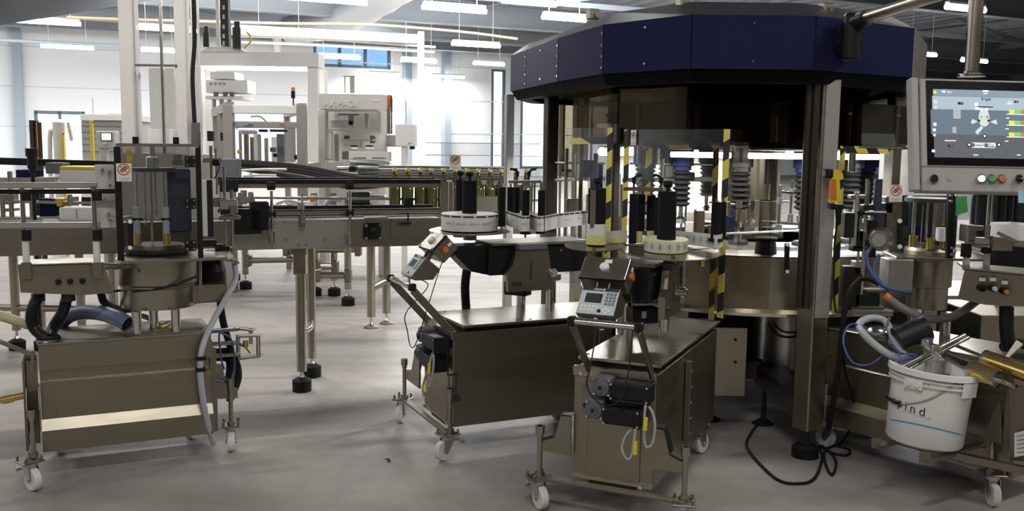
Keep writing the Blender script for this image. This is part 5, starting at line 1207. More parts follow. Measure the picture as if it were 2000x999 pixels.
for s in (-1, 1): b.cyl(q * (rt + .006) + t_ * s * .016 + Vector((0, 0, bh - .055)), q * (rt + .016) + t_ * s * .016 + Vector((0, 0, bh - .055)), .012, n=16)
ae2 = a_cam + .95; b.build('handle_lug', white, BK); b = MB(); q2 = Vector((math.cos(ae2), math.sin(ae2), 0)); t2 = Vector((-q2.y, q2.x, 0))
b.poly([q2 * (rt + .001) + t2 * s * .04 + Vector((0, 0, z)) for s, z in ((-1, bh - .025), (1, bh - .025), (1, bh - .085), (-1, bh - .085))], q2 * .01)
b.build('handle_lug', white, BK)
b = MB()
def bk(px, py, rad=None):           # a pixel on the bucket's near side, in the bucket's own frame
    o = EYE - Vector((BX_, BY_, 0)); d = ray(px, py)
    R0 = rad or rt - .004
    A = d.x ** 2 + d.y ** 2; B = 2 * (o.x * d.x + o.y * d.y); Cc = o.x ** 2 + o.y ** 2 - R0 ** 2
    t = (-B - math.sqrt(max(0, B * B - 4 * A * Cc))) / (2 * A); p = o + d * t; return Vector((p.x, p.y, p.z - bz0))
b.tube([bk(1868, 747), bk(1840, 768) * 1.01, bk(1800, 792) * 1.01, bk(1758, 800), bk(1740, 795), bk(1729, 785)], .0035, n=6, sub=8); b.build('wire_handle', greyink, BK)
b = MB(); b.tube([bk(1726, 786) * 1.01, bk(1738, 796) * 1.02, bk(1752, 800) * 1.02], .009, n=8); b.build('handle_grip', black, BK)
b = MB()
def strip(b, x0, y0, x1, y1, h, nseg=14, rad=.0015):
    for k in range(nseg):
        f0, f1 = k / nseg, (k + 1) / nseg
        pts = []
        for f, dy in ((f0, 0), (f1, 0), (f1, h), (f0, h)):
            p = bk(x0 + (x1 - x0) * f, y0 + (y1 - y0) * f + dy); rr = rb + (rt - .006 - rb) * p.z / (bh - .05) + rad; v = Vector((p.x, p.y, 0)).normalized() * rr; pts.append(Vector((v.x, v.y, p.z)))
        b.add(pts, [(0, 1, 2, 3)])
strip(b, 1721, 828, 1884, 853, 2.6)
b.build('blue_stripe', blueink, BK)
# lettering wrapped round the bucket
def wrap_text(text, px, py, size, m, parent, nm):
    p = bk(px, py); a0 = math.atan2(p.y, p.x)
    cu = bpy.data.curves.new(nm, 'FONT'); cu.body = text; cu.size = size; cu.align_x = 'LEFT'; cu.align_y = 'BOTTOM'; cu.space_character = 1.45 if size > .04 else 1.2
    tmp = bpy.data.objects.new('tmp', cu); C.objects.link(tmp); bpy.context.view_layer.update()
    me = bpy.data.meshes.new_from_object(tmp.evaluated_get(bpy.context.evaluated_depsgraph_get())); bpy.data.objects.remove(tmp)
    for v in me.vertices:
        z = p.z + v.co.y - v.co.x * .10; rr = rb + (rt - .006 - rb) * z / (bh - .05) + .002; a = a0 + v.co.x / rr; v.co = (math.cos(a) * rr, math.sin(a) * rr, z)
    me.materials.clear(); me.materials.append(m); me.name = nm; o = bpy.data.objects.new(nm, me); C.objects.link(o); o.parent = parent
wrap_text('apind', 1735, 803, .052, ink, BK, 'lettering')
wrap_text('adhesive attitude', 1757, 815, .0135, mat('pale_blue_print', (.25, .50, .70), .5), BK, 'lettering')
for k, s_ in enumerate((1730, 1775, 1815, 1850)): wrap_text('······', s_, 848 + k * 6, .012, greyink, BK, 'small_print')
b = MB(); 
for k in range(7): p = bk(1725 + k * 13, 752 + k * 1.5 + (k % 2) * 2); v = Vector((p.x, p.y, 0)).normalized() * (rt - .004); b.cyl(Vector((v.x, v.y, p.z)), Vector((v.x, v.y, p.z)) * 1.0 + v.normalized() * .0012, .003, n=6)
b.build('rust_stain', mat('rust_stain', (.32, .24, .17), .8), BK)
BK.rotation_euler = (0, R_(4.5), 0); BK.location.z += .012
# things lying in the bucket / on the cart
b = MB(RC)
for p0, p1 in (((1762, 716, 3.86), (1884, 655, 3.95)), ((1772, 722, 3.9), (1892, 659, 3.99))):
    b = MB(RC); b.cyl(P(*p0), P(*p1), .0095, n=14); b.build('chrome_rod', chrome, RC)
b = MB(RC); b.box(P(1819, 682, 3.88), (.05, .05, .04), rz=.5, b=.005); b.cyl(P(1806, 672, 3.87), P(1835, 700, 3.86), .012, n=12); b.box(P(1811, 668, 3.87), (.06, .03, .03), rz=.8, b=.006); b.build('rod_clamp', zinc, RC)
q0, q1 = P(1752, 665, 4.0), P(1806, 640, 4.0); b = MB(RC); b.cyl(q0, q1 + Vector((.01, 0, .0)), .055, n=24); b.build('drive_roller', blackm, RC, 'black roller block')
b = MB(RC); b.cyl(P(1703, 652, 4.2), P(1740, 660, 4.1), .032, n=20); b.cyl(P(1740, 660, 4.1), P(1748, 662, 4.09), .036, n=20); b.build('pump_cylinder', zinc, RC)
for p0, p1, r in (((1858, 672, 4.05), (1922, 698, 3.9), .0075), ((1852, 688, 4.0), (1915, 712, 3.85), .0075), ((1846, 700, 3.95), (1908, 735, 3.8), .0075)):
    b = MB(RC); b.cyl(P(*p0), P(*p1), r, n=12); b.build('chrome_rod', chrome, RC)
for p0, p1, r in (((1900, 724, 3.80), (1944, 739, 3.72), .038), ((1928, 702, 3.86), (2040, 742, 3.64), .036)):
    b = MB(RC); b.cyl(P(*p0), P(*p1), r, n=22); o = b.build('gold_cylinder', brass, RC, 'gold coloured cylinder'); d = (P(*p1) - P(*p0)).normalized()
    b = MB(RC); b.cyl(P(*p0) - d * .012, P(*p0), r * 1.02, n=22); b.build('end_cap', chrome, o); b = MB(RC); b.cyl(P(*p1), P(*p1) + d * .012, r * 1.02, n=22); b.build('end_cap', chrome, o)
b = MB(RC); b.cyl(P(1940, 738, 3.78), P(1985, 757, 3.70), .012, n=12); b.build('chrome_rod', chrome, RC)
b = MB(RC); b.lathe([(.0, 0), (.05, .0), (.055, .05), (.0, .052)], P(1830, 712, 3.98) - Vector((0, 0, .03)), 20); b.build('pump_foot', zinc, RC)
# hoses
for nm, pts, r, m in (('pale_hose', [(1770, 702, 4.0), (1735, 692, 3.98), (1695, 662, 4.05), (1678, 635, 4.15), (1700, 622, 4.2), (1728, 628, 4.2), (1745, 660, 4.05), (1768, 700, 3.95)], .0165, ghose),
                      ('blue_air_tube', [(1692, 640, 4.1), (1660, 635, 4.15), (1647, 668, 4.1), (1665, 708, 4.0), (1700, 712, 4.0), (1730, 690, 4.0)], .0045, blue),
                      ('blue_air_tube', [(1736, 672, 4.0), (1760, 690, 3.95), (1790, 695, 3.95), (1760, 706, 3.9), (1735, 702, 4.0)], .0045, blue),
                      ('blue_air_tube', [(1705, 480, 4.35), (1692, 500, 4.3), (1703, 535, 4.25), (1730, 562, 4.25), (1780, 573, 4.3)], .008, blue),
                      ('blue_air_tube', [(1716, 498, 4.35), (1706, 530, 4.3), (1725, 556, 4.28)], .005, blue),
                      ('brown_hose', [(1737, 585, 4.25), (1765, 604, 4.2), (1805, 622, 4.15), (1850, 622, 4.12), (1885, 605, 4.12), (1908, 588, 4.15)], .018, mat('taupe_hose', (.20, .185, .17), .45)),
                      ('thin_cable', [(1716, 555, 4.4), (1690, 545, 4.4), (1664, 560, 4.5), (1656, 605, 4.5)], .010, rubber),
                      ('thin_hose', [(1738, 620, 4.1), (1725, 650, 4.1), (1705, 655, 4.1)], .006, mat('taupe_hose', (.2, .185, .17), .45))):
    b = MB(RC); b.tube([P(*q) for q in pts], r, n=10, sub=9); b.build(nm, m, RC)
b = MB(RC); b.cyl(P(1728, 577, 4.26), P(1738, 586, 4.25), .019, n=12); b.build('hose_coupling', orange, RC)
b = MB(RC); b.tube([P(1966, 600, 4.0), P(1966, 640, 4.0), P(1970, 682, 4.02)], .028, n=14, sub=10, ribs=1); b.build('corrugated_hose', black, RC)
b = MB(RC); b.tube([P(1960, 678, 4.05), P(1990, 672, 4.1), P(2020, 680, 4.1)], .022, n=10); b.build('black_hose', rubber, RC)
b = MB(RC); b.poly([P(1985, 668, 4.0), P(1998, 676, 4.0), P(1950, 720, 3.9)], (0, 0, .008)); b.build('table_flap', steelh, RC)
# turret of this cart
TR = P(1815, 500, 4.6); ax = Vector((TR.x, TR.y, 0)); tz = TR.z
b = MB(RC); b.lathe([(.095, tz - .255), (.095, tz - .15), (.108, tz - .145), (.108, tz - .02), (.115, tz - .015), (.115, tz)], ax, 40); b.build('turret_drum', steelh, RC)
b = MB(RC); b.box((ax.x + .03, ax.y - .02, tz + .004), (.46, .32, .012), rz=R_(-8), b=.003); b.build('turret_plate', steelh, RC)
for px, py in ((1780, 652), (1845, 657)): q = G(px, py, .612); b = MB(RC); b.cyl((q.x, q.y, .61), (q.x, q.y, tz - .25), .024, n=18); b.build('column', chrome, RC)
b = MB(RC); b.box(P(1750, 535, 4.5), (.115, .12, .15), b=.004); b.build('gear_housing', alu, RC)
b = MB(RC); q = P(1717, 469, 4.32); b.cyl(q, q + Vector((.07, .16, -.01)), .042, .06, n=24); mo = b.build('drive_motor', dsteel, RC)
b = MB(RC); b.cyl(q - Vector((.006, .014, 0)), q, .030, n=24); b.build('motor_cap', alu, mo)
b = MB(RC); b.lathe([(.02, 0), (.115, 0), (.12, .02), (.11, .035), (.02, .035)], up(ax, tz + .01), 36); b.build('turret_collar', dsteel, RC)
for px, py in ((1783, 468), (1817, 473), (1843, 471)): b = MB(RC); vcyl(b, px, py + 14, py - 8, 4.5, 17, 18); b.build('cup', brass, RC)
for px, pt, pb, w in ((1783, 395, 460, 8), (1822, 395, 465, 6), (1797, 400, 492, 2.5), (1842, 395, 440, 6), (1808, 395, 470, 5)): b = MB(RC); vcyl(b, px, pb, pt, 4.55, w, 12); b.build('guide_rod', chrome, RC)
b = MB(RC); vcyl(b, 1838, 471, 445, 4.48, 22, 18); b.build('bottle_sleeve', white, RC)
b = MB(RC); q = P(1815, 390, 4.55); b.lathe([(.02, -.01), (.11, -.01), (.11, .008), (.02, .008)], q, 36); b.build('turret_disc', dgrey, RC)
b = MB(RC); b.bar(P(1757, 430, 4.22), P(1757, 482, 4.22), .025, .018, b=.006); hd = b.build('door_handle', black, RC)
for py in (432, 482): q = P(1757, py, 4.205); b = MB(RC); b.cyl(q, q - Vector((0, .006, 0)), .010, n=14); b.build('screw_cover', white, hd)
b = MB(RC); p, q = P(1740, 300, 4.3), P(1856, 300, 4.3); b.poly([P(1742, 345, 4.28), P(1856, 345, 4.3), P(1856, 500, 4.3), P(1742, 498, 4.28)], (0, .006, 0)); b.build('acrylic_door', clear, RC)
b = MB(RC); b.bar(P(1857, 372, 4.29), P(1853, 505, 4.29), .026, .02); gp = b.build('guard_post', black, RC)
for py in (382, 393, 484, 497): q = P(1857, py, 4.275); b = MB(RC); b.cyl(q, q - Vector((0, .006, 0)), .007, n=10); b.build('hinge_screw', chrome, gp)
sticker(RC, P(1750, 378, 4.26), (1, 0, 0), (0, -1, 0), .058, .076)
b = MB(RC); b.bar(P(1684, 287, 4.45), P(1770, 290, 4.35), .16, .012, b=.002); b.build('guard_top_edge', steelh, RC)
b = MB(RC); b.poly([P(1684, 260, 4.5), P(1748, 262, 4.5), P(1748, 286, 4.5), P(1684, 286, 4.5)], (0, .006, 0)); b.build('acrylic_shield', frosty, RC)
for px, pt, pb, w, m in ((1680, 350, 610, 7, chrome), (1694, 355, 410, 5, chrome), (1668, 375, 480, 10, alu), (1712, 350, 420, 16, mat('dark_navy_box', (.035, .036, .055), .45)), (1700, 430, 500, 20, blackm), (1663, 300, 335, 14, steelh), (1674, 420, 540, 5, chrome)):
    b = MB(RC); vcyl(b, px, pb, pt, 4.48, w, 14); b.build('adjusting_rod', m, RC)
b = MB(RC); b.cyl(P(1690, 414, 4.4), P(1732, 415, 4.35), .006, n=10); st = b.build('tommy_bar', chrome, RC)
b = MB(RC); b.ball(P(1681, 415, 4.4), .017, 14); b.build('ball_knob', black, st)
for px, py, sx, sz, m in ((1660, 440, .07, .12, blackm), (1672, 470, .05, .10, blackm), (1715, 438, .06, .20, mat('dark_navy_box', (.035, .036, .055), .45)), (1735, 400, .05, .08, dsteel), (1675, 385, .08, .02, steelh), (1675, 482, .10, .016, steelh), (1675, 522, .05, .06, alu), (1690, 460, .08, .05, grey), (1730, 440, .04, .22, dsteel), (1692, 410, .05, .05, blackm), (1660, 560, .08, .2, brown), (1690, 600, .16, .02, steel), (1700, 610, .2, .03, zinc), (1710, 568, .12, .02, dsteel), (1690, 585, .12, .06, blackm)):
    b = MB(RC); b.box(P(px, py, 4.5), (sx, .06, sz), b=.004); b.build('adjuster_block', m, RC)
b = MB(RC); b.box(P(1800, 440, 4.78), (.34, .02, .30), rz=-.1, b=.003); b.build('turret_dark_backing', blackm, RC)  # dark panels and blocks added here to close bright gaps behind the turret
b = MB(RC); b.box(P(1745, 450, 4.7), (.06, .05, .30), b=.004); b.build('turret_dark_side', dsteel, RC)
for px, py, sx, sz, m in ((1765, 455, .05, .06, dgrey), (1780, 415, .03, .16, blackm), (1800, 450, .06, .05, navy), (1835, 420, .04, .14, dsteel), (1790, 478, .10, .025, dsteel)):
    b = MB(RC); b.box(P(px, py, 4.66), (sx, .05, sz), b=.004); b.build('turret_block', m, RC)
# operating console with three switches
b = MB(RC); f = [P(1884, 528, 4.02), P(2060, 545, 3.85), P(2060, 602, 3.85), P(1925, 596, 3.98), P(1870, 584, 4.03)]
b.poly(f, (.10, .15, 0)); cons = b.build('console_box', dsteel, RC)
b = MB(RC); b.poly([f[0] + Vector((0, -.006, .004)), f[1] + Vector((0, -.006, .004)), f[1] + Vector((.1, .2, .004)), f[0] + Vector((.06, .2, .004))], (0, 0, .006)); b.build('console_top', steelh, cons)
for px, py, m in ((1917, 563, black), (1938, 563, black), (1961, 569, orange)):
    Y = 4.0 - (px - 1884) / 176 * .17; q = P(px, py, Y) - Vector((0, .004, 0)); b = MB(RC); b.cyl(q + Vector((0, .02, 0)), q - Vector((0, .012, 0)), .0145, n=18); b.build('switch', black, cons)
    b = MB(RC); b.cyl(q - Vector((0, .012, 0)), q - Vector((0, .02, 0)), .010, n=16)
    if m is black: b.box(q - Vector((0, .024, 0)), (.006, .01, .02), b=.002)
    b.build('switch_knob', white if px == 1938 else m, cons)
    q = P(px, py - 17, Y) - Vector((0, .006, 0)); b = MB(RC); b.box(q, (.024, .003, .014), rz=-.2); b.build('name_plate', paper, cons)
for px, pb, pt in ((1886, 528, 495), (1926, 518, 492)):
    b = MB(RC); vcyl(b, px, pb, pt, 4.15, 13); po = b.build('post_sleeve', nylon, RC)
    b = MB(RC); vcyl(b, px, 502 if px < 1900 else 494, 476 if px < 1900 else 484, 4.15, 20); b.build('post_clamp', black, po)
    b = MB(RC); vcyl(b, px + 2, 480, 440, 4.15, 9); b.build('guide_post', chrome, po)
b = MB(RC); b.box(P(1890, 455, 4.2), (.05, .06, .075), b=.004); b.box(P(1900, 445, 4.2), (.09, .03, .02), b=.003); b.build('rail_bracket', dsteel, RC)
b = MB(RC); b.bar(P(1902, 470, 4.2), P(2060, 480, 4.0), .06, .03, b=.004); b.build('guide_rail', alu, RC)
b = MB(RC); b.box(P(1955, 476, 4.1), (.08, .06, .06), rz=-.2, b=.004); b.bar(P(1948, 455, 4.1), P(1985, 473, 4.05), .02, .012); b.build('rail_end_block', steelh, RC)
b = MB(RC); b.box(P(1990, 503, 4.35), (.24, .05, .11)); b.build('black_gap_block', black, RC)  # black block stands for the dark space below the guide rail
b = MB(RC); b.poly([P(1868, 380, 4.6), P(1900, 380, 4.6), P(1895, 430, 4.6), P(1866, 430, 4.6)], (0, .005, 0)); b.build('acrylic_shield', frosty, RC)
b = MB(RC); b.poly([P(1868, 385, 4.59), P(1888, 383, 4.59), P(1890, 414, 4.59), P(1866, 422, 4.59)], (0, -.002, 0)); b.build('green_sticker', green, RC)
# label unit standing behind it: black rollers and a white roll
LU = thing('labelling_cart', 'partly hidden label unit with row of black rollers under the grey terminal', 'label unit', (2.6, 4.95, 0), 0, 'wheeled label carts')
b = MB(LU); b.box((2.6, 5.0, .4), (.42, .5, .52), b=.004); b.build('cabinet', steel, LU)
b = MB(LU); b.bar((2.62, 5.0, .66), (2.62, 5.0, .98), .05, .05); b.box((2.60, 4.86, .985), (.44, .56, .02), b=.003); b.build('head_beam', dsteel, LU)
for x in (2.45, 2.75):
    for y in (4.82, 5.18): wheel_caster(LU, x, y, 1.2, brake=False)
for px, w in ((1912, 18), (1951, 14), (1966, 11), (1980, 10)):
    b = MB(LU); vcyl(b, px, 462, 378, 4.9, w); b.build('guide_roller', foam, LU)
for px in (1926, 1934): b = MB(LU); vcyl(b, px, 480, 375, 4.95, 6); b.build('roller_post', chrome, LU)
b = MB(LU); b.bar(P(1898, 378, 4.9), P(1985, 380, 4.9), .06, .012); b.build('top_plate', dsteel, LU)
q = P(1975, 466, 4.72)
b = MB(LU); b.box(P(1955, 430, 5.2), (.34, .02, .30), b=.003); b.build('dark_gap_panel', blackm, LU)  # black panel added for the dark gap behind the rollers
WR = thing('label_roll', 'white paper roll lying below the black rollers under the grey terminal', 'label roll', (q.x, q.y, .996), 0, 'label rolls')
b = MB(WR); b.lathe([(.03, .996), (.10, .996), (.10, q.z + .075), (.03, q.z + .075)], (q.x, q.y, 0), 36, cap=False); b.build('paper_body', paper, WR)
b = MB(WR); b.poly([P(1938, 436, 4.78), P(1975, 433, 4.62), P(1975, 462, 4.62), P(1938, 458, 4.78)], (0, .001, 0)); b.build('label_web', paper, WR)
# ------------------------------------------------------------------ hanging terminal
h0, h1, h2 = P(1797, 153, 3.58), P(1771, 373, 3.50), P(2060, 160, 3.62)
hx = (h2 - h0).normalized(); hn = hx.cross(h1 - h0).normalized(); hn = hn if hn.y < 0 else -hn; hy = hn.cross(hx)
HM = Matrix((hx, hy, hn)).transposed()
def S(px, py, off=0.): d = ray(px, py); o = h0 + hn * off; t = (o - EYE).dot(hn) / d.dot(hn); return EYE + d * t
HT = thing('control_terminal', 'grey flat operator terminal with lit touch screen hanging from the steel arm', 'control panel', (S(1900, 372).x, S(1900, 372).y, 0))
XR = 2075
def quad(b, x0, y0, x1, y1, off=.001, th=.0008, sl=True):     # upright rectangle given by pixels of its top left and bottom right
    sh = (lambda y: -(y - 153) * .118) if sl else (lambda y: 0)
    p = [S(x0 + sh(y0) - sh(y0), y0, off), S(x1, y0, off)]
    a = S(x0, y0, off); c = S(x0 + (sh(y1) - sh(y0)), y1, off); w = (S(x1, y0, off) - a).dot(hx); hh = (a - c).dot(hy)
    b.poly([a, a + hx * w, a + hx * w - hy * hh, a - hy * hh], hn * th)
a = S(1797, 153); w = (S(XR, 158) - a).dot(hx); hh = (a - S(1771, 373)).dot(hy)
b = MB(HT); b.box(a + hx * w / 2 - hy * hh / 2 - hn * .035, (w, hh, .07), M=HM, b=.004); hs = b.build('housing', lgrey, HT)
b = MB(HT); b.box(a - hx * .026 - hy * hh / 2 - hn * .01, (.026, hh, .045), M=HM, b=.004); b.build('side_handle', lgrey, HT)
b = MB(HT)
for f in (.1, .9): b.box(a - hx * .01 - hy * hh * f - hn * .02, (.04, .025, .015), M=HM)
b.build('handle_bracket', blackm, HT)
b = MB(HT); quad(b, 1808, 157, XR, 322, .0005); b.build('screen_bezel', mat('glossy_black', (.008, .008, .009), .12), HT)
def lit(name, c, e=1.): return mat('screen_' + name, c, .3, emit=e)
b = MB(HT); quad(b, 1822, 174, XR, 307, .0014); scn = b.build('screen', lit('slate', (.06, .066, .072), 1), HT)
for nm, r_, m in (('screen_header', (1822, 174, XR, 187), lit('blue_grey', (.13, .17, .21))), ('screen_band', (1822 - 1.6, 187.5, XR, 213), lit('pale', (.22, .28, .32))), ('screen_middle', (1822 - 4.7, 213.5, XR, 262), lit('mid_blue', (.075, .10, .125)))):
    b = MB(HT); quad(b, *r_, .0024, .0004); b.build(nm, m, scn)
wl, gl, ol, yl, gn = lit('white', (.75, .78, .80)), lit('grey', (.35, .38, .40)), lit('orange', (.45, .10, .02)), lit('yellow', (.55, .42, .04)), lit('green', (.10, .35, .10))
def rect(cx, cy, w_, h_, m, off=.003, nm='screen_icon_or_glare'):
    b = MB(HT); k = 3.55 / FPX; b.box(S(cx, cy, off), (w_ * k, h_ * k, .0004), M=HM); b.build(nm, m, scn)
for cx, cy, w_, h_, m in ((1826, 180, 6, 5, yl), (1843, 179, 6, 4, wl), (1854, 180, 9, 3, gl), (1925, 178, 11, 3, wl), (1925, 183, 8, 1.5, wl), (1827, 199, 7, 7, gl), (1827, 210, 6, 7, gl), (1826, 243, 6, 6, wl), (1825, 254, 6, 5, wl), (1825, 264, 6, 5, gl), (1823, 295, 6, 5, wl),
                          (1876, 202, 11, 5, ink), (1878, 201.5, 4, 3, ol), (1856, 275, 22, 1.5, wl), (1856, 285, 10, 4, ink), (1858, 285, 4, 3, ol), (1907, 204, 7, 6, wl), (1909, 212, 8, 5, wl), (1924, 209, 32, 2, ink), (1985, 199, 9, 4, ink), (1986, 199, 3, 3, ol), (1972, 203, 12, 1, wl), (1972, 199, 6, 1, wl),
                          (1869, 222, 15, 20, lit('reflection', (.24, .25, .26))), (1864, 254, 8, 12, lit('reflection', (.24, .25, .26))), (1906, 303, 10, 1.5, wl), (1990, 303, 8, 1.5, wl), (1968, 231, 7, 1.5, wl), (1967, 252, 7, 1.5, wl), (1966, 276, 7, 1.5, wl)): rect(cx, cy, w_, h_, m)  # two of the grey patches are reflections painted on the screen
for cy in (218.5, 240, 263):
    rect(1976, cy, 11, 8, yl); rect(1988, cy, 13, 8, gn); rect(2004, cy, 18, 8, ol); rect(1985, cy + 5, 40, 1.2, wl)
b = MB(HT); q = S(1922, 232, .0028); k = 3.55 / FPX
b.poly([q + hx * k * x + hy * k * y for x, y in ((-9, 12), (-11, 4), (-11, -6), (-7, -13), (0, -16), (7, -13), (11, -6), (11, 4), (9, 12), (6, 20), (-6, 20))], hn * .0004)
for sx in (-1, 1): b.poly([q + hx * k * x * sx + hy * k * y for x, y in ((12, -6), (24, -1), (27, -9), (24, -11))], hn * .0004)
b.poly([q + hx * k * x + hy * k * y for x, y in ((-2, -18), (-14, -32), (-19, -26), (-6, -14))], hn * .0004); b.build('machine_diagram', gl, scn)
for cx, cy, m in ((1917, 214, wl), (1927, 214, wl), (1917, 229, gn), (1928, 229, ol), (1922, 239, yl), (1912, 236, ink), (1931, 236, ink)):
    b = MB(HT); q = S(cx, cy, .0034); b.cyl(q, q + hn * .0003, 2.6 * k, n=12); b.build('diagram_dot', m, scn)
for cx, cy in ((1923, 266), (1893, 283), (1951, 283)):
    b = MB(HT); q = S(cx, cy, .003); b.cyl(q, q + hn * .0003, 4.2 * k, n=14); b.build('screen_icon_or_glare', ink, scn); b = MB(HT); b.cyl(q + hn * .0004, q + hn * .0006, 2.2 * k, n=12); b.build('screen_icon_or_glare', wl, scn)
b = MB(HT)
for x0, y0, x1, y1 in ((1898, 279, 1944, 280), (1898, 288, 1944, 289)): b.bar(S(x0, y0, .003), S(x1, y1, .003), .0015, .0005, up=hn)
b.build('screen_box', wl, scn)
lettering('screen_text', '5478', S(1937, 284, .003), hx, hy, 8 * k, wl, scn); lettering('screen_text', '0 bph', S(1926, 194, .003), hx, hy, 8.5 * k, ink, scn); lettering('screen_text', 'BOUTEILLES', S(1913, 282, .003), hx, hy, 3.6 * k, wl, scn); lettering('screen_text', 'ETIQUETTEES', S(1913, 286.5, .003), hx, hy, 3.4 * k, wl, scn)
b = MB(HT); quad(b, 1796, 324, XR, 326, .0005); b.build('front_seam', dsteel, HT)
for cx, m, nm in ((1822, black, 'key_switch'), (1914, mat('lit_white_button', (.75, .80, .85), .3, emit=.6), 'push_button'), (1934, green, 'push_button'), (1954, orange, 'push_button'), (1988, black, 'key_switch')):
    q = S(cx, 350); b = MB(HT); b.cyl(q, q + hn * .010, .0165, n=24); ring = b.build('button_ring', chrome, HT)
    b = MB(HT); b.cyl(q + hn * .010, q + hn * .015, .0125, n=22); b.build(nm, m, ring)
b = MB(HT); q = S(1854, 351); b.box(q + hn * .001, (.018, .014, .002), M=HM); b.cyl(q + hn * .002, q + hn * .0025, .0025, n=8); b.build('socket_cover', alu, HT)
b = MB(HT); q = S(1988, 351); b.box(q + hn * .03 + hx * .006, (.022, .006, .03), M=HM, b=.001); ky = b.build('key', chrome, HT)
b = MB(HT); b.tube([q + hn * .04 + hx * .014, q + hn * .045 + hx * .02 - hy * .02, q + hn * .04 + hx * .016 - hy * .04], .002, n=6); b.build('key_ring', chrome, ky)
b = MB(HT); b.box(S(1994, 385, .04), (.022, .045, .004), M=HM, b=.001); b.build('key_tag', mat('pale_blue_tag', (.35, .55, .72), .4), ky)
# arm that carries it, from the hood
SA = thing('terminal_boom', 'bent steel tube arm from the navy hood down to the grey terminal', 'support arm', (P(1665, 60, 4.5).x, P(1665, 60, 4.5).y, 0))
tb_ = S(1897, 150, -.04)
e0, e1 = P(1668, 42, 4.28), None
top = Vector((tb_.x, tb_.y, P(1890, -40, 3.6).z))
b = MB(SA); b.tube([e0, e0 + (top - e0) * .5, e0 + (top - e0) * .86, top + (e0 - top) * .05 + Vector((0, 0, .01)), top + Vector((.0, 0, -.06)), Vector((tb_.x, tb_.y, tb_.z + .4)), tb_], .027, n=18, sub=8); b.build('tube', steelh, SA)
b = MB(SA); b.lathe([(.05, 0), (.05, .008), (.034, .012), (.034, .02)], tb_ - Vector((0, 0, .0)), 24); b.build('tube_flange', chrome, SA)
b = MB(SA); q = P(1664, 60, 4.29); b.lathe([(.036, -.13), (.046, -.12), (.046, .03), (.042, .06), (.03, .075)], q, 24); b.cyl(q + Vector((0, 0, .03)), q + Vector((0, 0, .03)) + (top - q).normalized() * .09, .038, n=20); el = b.build('elbow_joint', black, SA)
b = MB(SA); aa, cc_ = HV_[1], HV_[0]; fe = (cc_ - aa).normalized(); fn_ = Vector((fe.y, -fe.x, 0)); fn_ = fn_ if fn_.y < 0 else -fn_
pc = P(1650, 82, 4.37)
b.poly([pc + fe * x + Vector((0, 0, z)) for x, z in ((-.07, .05), (-.02, .10), (.09, .02), (.09, -.02), (.0, -.085), (-.03, -.07), (-.07, -.02))], fn_ * .035); b.box(q + Vector((.0, .035, -.02)), (.05, .07, .12), rz=.5, b=.006); b.build('mounting_plate', black, SA)
b = MB(SA)
for x, z in ((-.03, .03), (.06, .02), (.02, -.05), (.0, .05)): s0 = pc + fe * x + Vector((0, 0, z)) + fn_ * .036; b.cyl(s0, s0 + fn_ * .004, .006, n=8)
b.build('cap_screw', chrome, SA)
# handheld scanner in its holder on the front post
SC = thing('barcode_scanner', 'yellow and orange handheld scanner hanging in a black holder on the front post', 'scanner', P(1632, 365, 4.36))
b = MB(SC); b.poly([P(1621, 333, 4.36), P(1634, 331, 4.36), P(1646, 338, 4.36), P(1648, 350, 4.36), P(1640, 352, 4.36), P(1643, 395, 4.36), P(1622, 396, 4.36), P(1626, 350, 4.36)], (0, .05, 0)); b.build('scanner_body', yellow, SC)
b = MB(SC); b.poly([P(1625, 352, 4.355), P(1633, 350, 4.355), P(1634, 390, 4.355), P(1623, 390, 4.355)], (0, .05, 0)); b.build('scanner_grip', orange, SC, 'orange grip')
b = MB(SC); b.box(P(1633, 404, 4.38), (.062, .05, .025), b=.005); b.build('scanner_base', black, SC)
b = MB(SC); b.box(P(1617, 339, 4.38), (.035, .06, .04), b=.006); b.build('holder', black, SC)
b = MB(SC); b.tube([P(1633, 410, 4.38), P(1634, 440, 4.39), P(1630, 480, 4.42), P(1628, 560, 4.4), P(1632, 610, 4.4)], .005, n=6); b.build('scanner_cable', black, SC)
# ------------------------------------------------------------------ machines further back
def pbox(b, x0, y0, x1, y1, Y, depth, rz=0., bev=.004):      # a box whose near face spans these pixels at distance Y
    a, c = P(x0, y0, Y), P(x1, y1, Y); m_ = P((x0 + x1) / 2, (y0 + y1) / 2, Y)
    b.box((m_.x, m_.y + depth / 2, m_.z), (abs(c.x - a.x), depth, abs(a.z - c.z)), rz=rz, b=bev)
def part(root, nm, m, boxes, Y, depth, parent=None, label=None):
    b = MB(root)
    for q in boxes: pbox(b, *q[:4], q[4] if len(q) > 4 else Y, q[5] if len(q) > 5 else depth)
    return b.build(nm, m, parent or root, label)
def bg(name, label, cat, px, Y): q = P(px, 300, Y); return thing(name, label, cat, (q.x, q.y, 0))
def legs(root, pxs, ytop, Y, w=.07, dy=(0,), m=beige):
    for px in pxs:
        for d in dy:
            q = P(px, 300, Y); t = P(px, ytop, Y); b = MB(root); b.box((q.x, q.y + d, t.z / 2 + .01), (w, w, t.z - .02), b=.004); b.build('leg', m, root)
